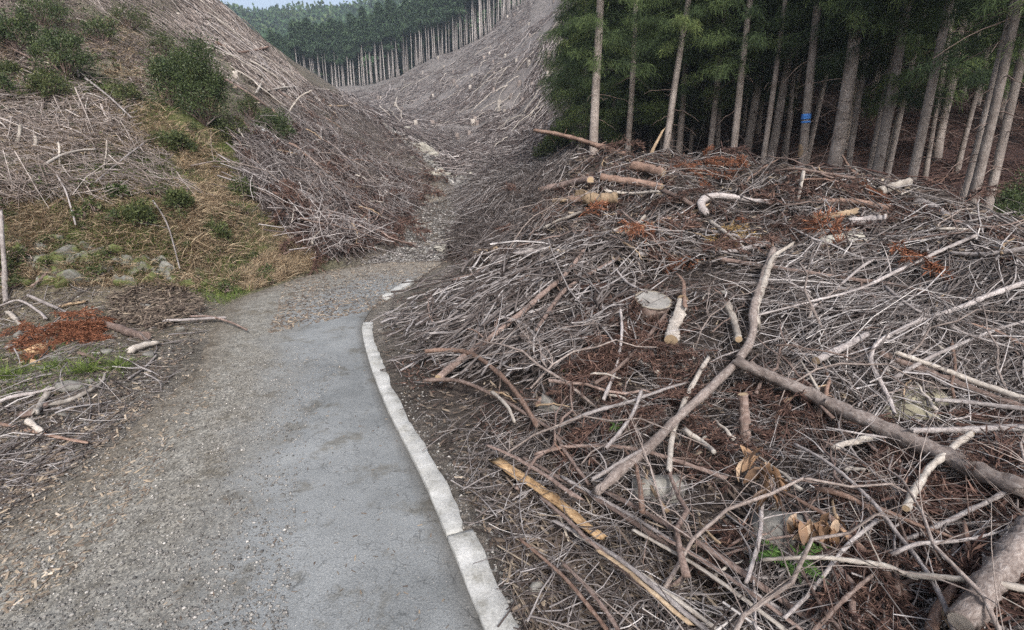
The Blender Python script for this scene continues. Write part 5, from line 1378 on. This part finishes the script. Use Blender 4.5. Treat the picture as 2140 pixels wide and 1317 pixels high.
bush('leafy green shrub on far right under plantation', 2120, 380, 13.5, 110, 110, 4500, seed=16)
bush('low green shrub on right edge behind heap', 2180, 300, 14, 120, 120, 4500, seed=17)
bush('ragged green bush low among upper left bushes', 110, 215, hb(110, 215), 95, 90, 3600, M['bank_leaf'], seed=21)
bush('dark straggly bush right of the large upper left bush', 215, 95, hb(215, 95), 80, 80, 3000, seed=22)
bush('thin olive bush near top edge of left slope', 275, 60, hb(275, 60), 85, 60, 2000, M['bank_leaf'], seed=23)
bush('olive bush above the narrower evergreen bush', 345, 115, hb(345, 115), 70, 55, 1800, M['bank_leaf'], seed=24)
bush('small dark bush at left edge below corner bush', 5, 205, hb(5, 205), 70, 60, 2200, seed=25)
bush('grey-green bush halfway down left slope', 265, 215, hb(265, 215), 70, 50, 1500, M['bank_leaf'], seed=26)
bush('low leafy bush where bank meets brush heap', 505, 415, hb(505, 415), 55, 50, 1800, M['bank_leaf'], seed=27)
bush('leafy bush low on bank near dry verge grass', 455, 505, hb(455, 505), 60, 50, 1800, M['bank_leaf'], seed=28)
# small leafy plants on the bank
protoE = []
for k in range(4):
    e = bpy.data.objects.new('bank_plant', None); col.objects.link(e)
    bush_parts(e, .22, .2, .22, 220, M['bank_leaf'], 900 + k, (.04, .09), 14)
    tag(e, 'small leafy green plant rooted in the left bank', 'plant', 'small plants on the left bank'); protoE.append(e)
BMARKS = [('the tall round bush', 432, 200), ('the narrower evergreen bush', 362, 180), ('the upper left bushes', 130, 110), ('the stone wall left end', 20, 560), ('the stone wall middle', 200, 560), ('the stone wall right end', 400, 580), ('the dark little bank shrub', 247, 400), ('the overhanging bank shrub', 290, 450), ('the pale curved limb', 150, 320), ('the white limbs', 45, 290), ('the tan verge grass', 600, 550), ('the marker post', 553, 287), ('the brush heap edge', 510, 380), ('the top left corner', 20, 20), ('the left edge of bank', 0, 430)]
PP = np.concatenate([spots(BANK, 75), spots([(480,560),(560,530),(620,540),(560,590),(470,620)], 10), spots([(-80,30),(330,20),(480,280),(330,320),(-80,250)], 40, 40)])
for k, q in enumerate(PP):
    o = protoE[k] if k < 4 else copy_tree(protoE[k % 4])
    o.location = (q[0], q[1], float(H(q[0], q[1])))
    o.rotation_euler = (0, 0, rng.uniform(0, 6.3)); s = rng.uniform(.4, 1.15); o.scale = (s, s, s * rng.uniform(.7, 1.1))
    o['group'] = 'small plants on the left bank'; o['label'] = 'small leafy green plant ' + where(o.location, BMARKS)
# white marker post
q = at(553, 297, hb(553, 297)); s = hb(553, 297) / FPX
pz = float(H(q[0], q[1]))
mp_ = bpy.data.objects.new('marker_post', None); col.objects.link(mp_); mp_.location = (q[0], q[1], pz)
tag(mp_, 'short white marker post beside small dark bush', 'post')
hh = 26 * s
V = np.array([(0, 0, z) for z in (-.3, hh * .2, hh * .7, hh * .86, hh * .95, hh)], float)
link('post', stem_mesh('post', V, 5.2 * s * np.array([1, 1, 1, .98, .75, .3]), M['white_plastic'], 14, 0.0), mp_)
link('band', stem_mesh('band', V[2:4] + np.array([0, 0, -.02]), 5.4 * s * np.ones(2), M['grey_stone'], 14, 0.0), mp_.children[0])

# ------------------------------------------------------------------ cedar plantation on the right
HT = 19.0
def trunk_mesh(seed, r0=.21, h=HT, mat=None, sides=10, n=16):
    r = np.random.default_rng(seed)
    z = np.linspace(0, 1, n) ** 1.15 * h
    P = np.stack([.05 * np.sin(z * .5 + r.uniform(0, 6)), .05 * np.sin(z * .4 + r.uniform(0, 6)), z], -1)
    R = r0 * ((1 - z / h) ** .75 * .93 + .07) + r0 * .35 * np.exp(-z / .35)
    return stem_mesh('trunk', P, R, mat or M['cedar_bark'], sides, .06, 0, 0, True, 1, seed)
def crown_mesh(seed, h0=4.0, h=HT, Lmax=2.1, nb=92, ns=520, wid=.015, mat=None, dens_low=1.0):
    r = np.random.default_rng(seed); m_ = Mass()
    hs = h0 + (h - h0) * r.random(nb) ** 1.1
    hs.sort()
    Q, RR, tn = [], [], []
    for k, z in enumerate(hs):
        a = r.uniform(0, 2 * math.pi); f_ = (z - h0) / (h - h0)
        L = Lmax * ((1 - f_) ** .6 * .85 + .12) * r.uniform(.65, 1.15)
        s = np.linspace(0, 1, 6)
        C = np.stack([np.cos(a) * s * L, np.sin(a) * s * L, z + .12 * L * s - r.uniform(.35, .75) * L * s ** 1.7 + .22 * L * s ** 4], -1)
        Q.append(C); RR.append(np.linspace(.022, .005, 6) * (.5 + L / 2.5))
        n = int(ns * L / Lmax) + 14
        q = r.beta(2.2, 1.3, n)
        base = np.stack([np.interp(q, s, C[:, j]) for j in range(3)], -1)
        rad = np.array([np.cos(a), np.sin(a), 0]); sid = np.array([-np.sin(a), np.cos(a), 0])
        sg = r.normal(0, 1, n)
        base = base + sid * (sg * .22 * L * (1.15 - q) * .55)[:, None] + np.array([0, 0, -1]) * (np.abs(sg) * .07 * L)[:, None] + r.normal(0, .08, (n, 3))
        D = norm(rad * r.uniform(.1, .6, n)[:, None] + sid * (sg * .3)[:, None] + np.array([0, 0, -1]) * r.uniform(0, .7, n)[:, None] + r.normal(0, .5, (n, 3)))
        ln = r.uniform(.09, .26, n) * (.6 + .4 * L / Lmax) * max(1, (wid / .03))
        sp_ = np.array([0, .55, 1.0])
        Pp = base[:, None] + D[:, None] * (ln[:, None] * sp_)[..., None]
        Pp[..., 2] -= (ln[:, None] * sp_ ** 2) * .3
        side = norm(np.cross(D, r.normal(size=(n, 3))))
        V, F = strips(Pp, wid * r.uniform(.5, 1.2, n)[:, None] * np.array([.5, 1, .12]), side)
        m_.add(V, F, np.clip(r.uniform(.05, .75) + r.normal(0, .13, n), 0, 1))
    V, F = tubes(np.array(Q), np.array(RR), 3)
    m_.add(V, F, np.full(len(Q), .1))
    return m_.mesh('crown', mat or M['conifer'])
def dead_branches(seed, h0, h1, n):
    r = np.random.default_rng(seed); Q, RR = [], []
    for k in range(n):
        z = r.uniform(h0, h1); a = r.uniform(0, 6.3); L = r.uniform(.4, 1.6); s = np.linspace(0, 1, 6)
        Q.append(np.stack([np.cos(a) * s * L, np.sin(a) * s * L, z + r.uniform(-.3, .1) * L * s - .25 * L * s ** 2 + .03 * r.normal(size=6)], -1)); RR.append(np.linspace(.014, .004, 6))
    V, F = tubes(np.array(Q), np.array(RR), 4)
    return mesh_np('dead_boughs', V, F, M['bark_brown'], uv=V[:, :2])
TR = [trunk_mesh(800 + k) for k in range(4)]
CR = [crown_mesh(810, 4.3), crown_mesh(811, 5.0, Lmax=2.3), crown_mesh(812, 6.0), crown_mesh(813, 3.2, Lmax=2.0, nb=96), crown_mesh(814, 1.8, Lmax=1.9, nb=104)]
DB = [dead_branches(820 + k, 1.0, 5.0, 12) for k in range(3)]
TMARK = []
def cedar(base, axis, r, label, group=None, crown=None, hscale=1.0):
    """base point, axis = direction of growth, r = trunk radius at the foot"""
    e = bpy.data.objects.new('cedar_tree', None); col.objects.link(e)
    e.location = base
    q = Vector(axis).normalized().to_track_quat('Z', 'Y')
    e.rotation_mode = 'QUATERNION'; e.rotation_quaternion = q
    tag(e, label, 'tree', group)
    yaw = rng.uniform(0, 6.3)
    k = r / .21
    link('trunk', TR[rng.integers(4)], e, rot=(0, 0, yaw), scale=(k, k, hscale))
    link('crown', CR[rng.integers(4) if crown is None else crown], e, rot=(0, 0, rng.uniform(0, 6.3)), scale=(1, 1, hscale))
    link('dead_boughs', DB[rng.integers(3)], e, rot=(0, 0, yaw))['kind'] = 'stuff'
    return e
EDGE = [  # foot u, v; upper point u, v; width px; depth t; crown; label
 (1402,322,1424,10,12,22,0,'slim cedar trunk nearest the dark left edge of plantation'),
 (1481,327,1508,90,15,20,1,'slim cedar second from the left among clear trunks'),
 (1532,327,1568,10,18,18.5,1,'straight cedar trunk left of centre behind the heap crest'),
 (1591,360,1628,90,13,18,2,'slim cedar just left of the thinnest trunk'),
 (1640,355,1672,47,11,19.5,0,'thinnest cedar standing left of the blue-banded tree'),
 (1677,357,1708,23,21,17,2,'cedar with blue paint bands and stripped bark patch'),
 (1740,355,1794,28,33,16.2,1,'thickest cedar trunk right of the blue-banded tree'),
 (1771,364,1827,23,15,17,2,'slim cedar just right of the thickest trunk'),
 (1812,374,1862,140,13,16.5,3,'thin twin cedar on left of a stouter one'),
 (1831,369,1894,14,23,15.6,1,'stout cedar standing right of its thin twin'),
 (1850,388,1930,28,14,16.2,0,'slim leaning cedar right of the stout twin'),
 (1897,397,1976,50,21,14.6,2,'pale stout cedar behind the pale rotten log'),
 (1930,383,1985,80,11,18,1,'thin cedar right of the pale stout one'),
 (1995,374,2044,190,12,18,3,'thin cedar deep between the right-hand trunks'),
 (2005,450,2072,180,14,12.4,2,'slim left member of the right edge cedar trio'),
 (2019,468,2127,9,20,12.1,2,'pale stout middle cedar of right edge trio'),
 (2056,470,2140,95,19,12.6,0,'brownish right member of the right edge cedar trio'),
 (2200,470,2300,60,20,12.0,1,'cedar just beyond the right edge of heap'),
]
TMARK += [(q[7].split(' cedar')[0], q[0], q[1]) for q in EDGE]
TN = ['dark edge cedar', 'second clear cedar', 'straight cedar', 'slim cedar near the thinnest', 'thinnest cedar', 'blue-banded cedar', 'thickest cedar', 'slim one by the thickest', 'thin twin cedar', 'stout twin cedar', 'slim leaning cedar', 'pale stout cedar', 'thin cedar by the pale stout one', 'deep thin cedar', 'trio left cedar', 'trio middle cedar', 'trio right cedar', 'last right cedar']
for u, v, u2, v2, w, t_, cr, lab in EDGE:
    b_ = at(u, v, t_)
    zg = float(H(b_[0], b_[1]))
    d2_ = ray(u2, v2); p2 = CAM + d2_ * (b_[1] / d2_[1]) * 1.0      # same depth plane: the lean the photograph shows
    ax_ = p2 - b_
    f_ = (zg - b_[2]) / ax_[2]
    foot = b_ + ax_ * f_
    foot[2] = float(H(foot[0], foot[1])) - .1
    e = cedar(foot, ax_, w * t_ / FPX / 2 * .86, lab, None, cr, rng.uniform(.9, 1.1))
    if lab.startswith('cedar with blue'):
        L_ = np.linalg.norm(p2 - foot)
        axn = ax_ / np.linalg.norm(ax_)
        def alongv(vv):   # height up the trunk of a photo row
            k = np.linspace(0, 12, 400); pz_ = foot + axn[None] * k[:, None]
            rel = pz_ - CAM; cp, sp_ = math.cos(PITCH), math.sin(PITCH)
            dep = rel[:, 1] * cp - rel[:, 2] * sp_; yc = (rel[:, 1] * sp_ + rel[:, 2] * cp) / dep
            return float(np.interp(-vv, -(CV - yc * FPX)[::1], k))
        rt = w * t_ / FPX / 2
        tm = [c for c in e.children if c.name.startswith('trunk')][0]
        for nm, va, vb, mt in (('paint_band', 250, 238, M['blue_paint']), ('paint_band', 257, 253, M['blue_paint']), ('bark_wound', 327, 301, M['orange_wood'])):
            za, zb = alongv(va), alongv(vb)
            Pp = np.stack([np.zeros(5), np.zeros(5), np.linspace(za, zb, 5)], -1)
            # follow the trunk's own sway and taper
            z = Pp[:, 2]
            tv = np.array([q_.co[:] for q_ in tm.data.vertices]).reshape(16, 10, 3)
            cx_ = np.interp(z, tv[:, 0, 2] * tm.scale[2], tv.mean(1)[:, 0]); cy_ = np.interp(z, tv[:, 0, 2] * tm.scale[2], tv.mean(1)[:, 1])
            ca, sa = math.cos(tm.rotation_euler[2]), math.sin(tm.rotation_euler[2]); k_ = tm.scale[0]
            Pp[:, 0] = (cx_ * ca - cy_ * sa) * k_; Pp[:, 1] = (cx_ * sa + cy_ * ca) * k_
            rad_ = np.interp(z, tv[:, 0, 2] * tm.scale[2], np.linalg.norm(tv - tv.mean(1, keepdims=True), axis=2).max(1)) * k_ + .006
            if nm == 'bark_wound':
                an_ = np.linspace(-1.0, 1.0, 9) - math.pi / 2 + .1
                wd_ = np.array([.55, .95, 1, .85, .5])
                V_ = np.stack([np.stack([Pp[:, 0] + np.cos(-math.pi / 2 + .1 + (a_ + math.pi / 2 - .1) * wd_) * (rad_ + .004), Pp[:, 1] + np.sin(-math.pi / 2 + .1 + (a_ + math.pi / 2 - .1) * wd_) * (rad_ + .004), z], -1) for a_ in an_], 1)
                id_ = np.arange(45).reshape(5, 9)
                link(nm, mesh_np(nm, V_.reshape(-1, 3), np.stack([id_[:-1, :-1], id_[:-1, 1:], id_[1:, 1:], id_[1:, :-1]], -1).reshape(-1, 4), M['tan_wood'], uv=V_.reshape(-1, 3)[:, [0, 2]]), tm).matrix_parent_inverse = tm.matrix_basis.inverted()
                continue
            link(nm, stem_mesh(nm, Pp, rad_, mt, 14, .02), tm).matrix_parent_inverse = tm.matrix_basis.inverted()
# left edge cluster of slim trunks
for k, (u, t_, w) in enumerate([(1208,25,7),(1222,26,7),(1237,24,8),(1254,27,7),(1272,25,8),(1290,28,7),(1312,24,8),(1334,27,7),(1358,25,7),(1196,30,6),(1380,24,8),(1440,23,9),(1460,26,9)]):
    d_ = ray(u, 335); p_ = CAM + d_ * t_
    cedar((p_[0], p_[1], float(H(p_[0], p_[1])) - .1), (rng.normal(.02, .02), rng.normal(0, .02), 1), w * t_ / FPX / 2, ['first','second','third','fourth','fifth','sixth','seventh','eighth','ninth','outermost','tenth','eleventh','twelfth'][k] + ' slim dark cedar from plantation left edge', 'slim cedars at the plantation edge', 4 if k % 3 else 3)
# the rows behind
cnt = 0; placed = []
def deep_label(u, t_):
    ref = [(q[0] + 8, nm_) for q, nm_ in zip(EDGE, TN)] + [(a_, nm_ + ' slim edge cedar') for a_, nm_ in zip((1208, 1222, 1237, 1254, 1272, 1290, 1312, 1334, 1358, 1380, 1440, 1460), ('first', 'second', 'third', 'fourth', 'fifth', 'sixth', 'seventh', 'eighth', 'ninth', 'tenth', 'eleventh', 'twelfth'))]
    k = int(np.argmin([abs(q[0] - u) for q in ref])); du = u - ref[k][0]
    dep = 'near row' if t_ < 26 else 'middle row' if t_ < 38 else 'far row'
    return f"slender {dep} cedar {'just ' if abs(du) < 12 else ''}{'left' if du < 0 else 'right'} behind the {ref[k][1]}" if u < 2210 else 'slender cedar of the plantation beyond the right edge of heap'
while cnt < 200:
    t_ = 19 + 42 * rng.random() ** 1.2; u = rng.uniform(1205 + max(0, (t_ - 30)) * 1.5, 2500)
    d_ = ray(u, 335); p_ = CAM + d_ * t_
    if any((p_[0] - a) ** 2 + (p_[1] - b_) ** 2 < .8 for a, b_ in placed): continue
    placed.append((p_[0], p_[1])); cnt += 1
    cedar((p_[0], p_[1], float(H(p_[0], p_[1])) - .1), (rng.normal(.02, .025), rng.normal(0, .02), 1), rng.uniform(.1, .19), deep_label(u, t_), 'cedars deep in the plantation', None, rng.uniform(.8, 1.05))

# ------------------------------------------------------------------ far stand of cedars along the top of the cut
FTR = [trunk_mesh(850 + k, .2, 21, M['far_bark'], 6, 8) for k in range(2)]
FCR = [crown_mesh(860 + k, h0, 21.5, 1.6, 60, 30, .2, M['far_conifer']) for k, h0 in enumerate((12, 13.5, 15))]
EL = np.array([(575,205),(640,196),(700,188),(800,174),(850,152),(900,124),(950,98),(1000,74),(1040,42),(1075,5),(1110,-40)], float)
ed = resample(EL, 112)
nf = 0
for row in range(3):
    for k in range(len(ed)):
        if rng.random() < (.25 if row else .12): continue
        u = ed[k, 0] + rng.uniform(-4.5, 4.5); v = ed[k, 1]
        t0_ = np.interp(u, [575, 700, 900, 1060, 1110], [124, 127, 130, 124, 120]) + row * 3.5 + rng.uniform(-1, 1)
        p_ = CAM + ray(u, v) * t0_
        e = bpy.data.objects.new('far_cedar', None); col.objects.link(e)
        e.location = (p_[0], p_[1], float(H(p_[0], p_[1])) - .2)
        e.rotation_euler = (rng.normal(0, .015), rng.normal(0, .015), rng.uniform(0, 6.3))
        s = rng.uniform(.58, .82) * np.interp(u, [600, 1000], [.95, 1.15]); e.scale = (s * 1.15, s * 1.15, s)
        od = k + 1; sf = 'th' if 10 < od % 100 < 14 else {1: 'st', 2: 'nd', 3: 'rd'}.get(od % 10, 'th')
        tag(e, f"{od}{sf} bare-stemmed cedar from the left in front row of far stand" if row == 0 else f"back-row cedar of far stand seen behind {od}{sf} front cedar from left", 'tree', 'cedars above the far slope')
        w = rng.uniform(.5, 1.0)
        link('trunk', FTR[nf % 2], e, scale=(w, w, 1))
        link('crown', FCR[rng.integers(3)], e); nf += 1

# ------------------------------------------------------------------ wooded mountain behind
mass = Mass()
n = 5200
X = rng.uniform(-260, 90, n * 2); Y = 145 + 275 * rng.random(n * 2) ** .9
keep = (X > -Y * .78) & (X < Y * .3)
X, Y = X[keep][:n], Y[keep][:n]; n = len(X)
Z = H(X, Y)
rad = rng.uniform(2.0, 4.2, n) * (.75 + Y / 900)
per = 44
D = rand_unit(n * per); D[:, 2] = np.abs(D[:, 2]) * 1.1 - .15
kk = np.repeat(np.arange(n), per)
tall = np.where(rng.random(n) < .4, 2.0, 1.1)
C = np.stack([X, Y, Z + rad * .8 + 3], -1)[kk] + D * (rad[kk] * rng.uniform(.75, 1.05, n * per))[:, None] * np.stack([np.ones(n * per), np.ones(n * per), tall[kk]], -1)
d_ = norm(D + rng.normal(0, .6, (n * per, 3))); L = rng.uniform(.9, 1.9, n * per) * (.7 + rad[kk] / 6)
V, F = leaves(C, d_, L, L * .75)
mass.add(V, F, np.clip(rng.beta(2, 2, n)[kk] * .75 + rng.random(n * per) * .3, 0, 1))
tag(link('mountain_wood', mass.mesh('mountain_wood', M['far_wood'])), 'dense green wood covering the mountain behind', 'forest', kind='stuff')

# ------------------------------------------------------------------ air
HAZE = 0.0008
hz = np.array([(x, y, z) for z in (-6.0, 185.0) for y in (-60.0, 620.0) for x in (-420.0, 420.0)])
m = bpy.data.materials.new('haze_air'); m.use_nodes = True
nt = m.node_tree; nt.nodes.clear()
mo = nt.nodes.new('ShaderNodeOutputMaterial'); pv = nt.nodes.new('ShaderNodeVolumePrincipled')
pv.inputs['Color'].default_value = (0.72, 0.84, 0.97, 1); pv.inputs['Density'].default_value = HAZE; pv.inputs['Anisotropy'].default_value = 0.2
nt.links.new(pv.outputs[0], mo.inputs['Volume'])
hm = mesh_np('haze', hz, np.array([(0, 2, 3, 1), (4, 5, 7, 6), (0, 1, 5, 4), (2, 6, 7, 3), (0, 4, 6, 2), (1, 3, 7, 5)]), m)
tag(link('haze', hm), 'thin bluish haze in the valley air', 'haze', kind='stuff')
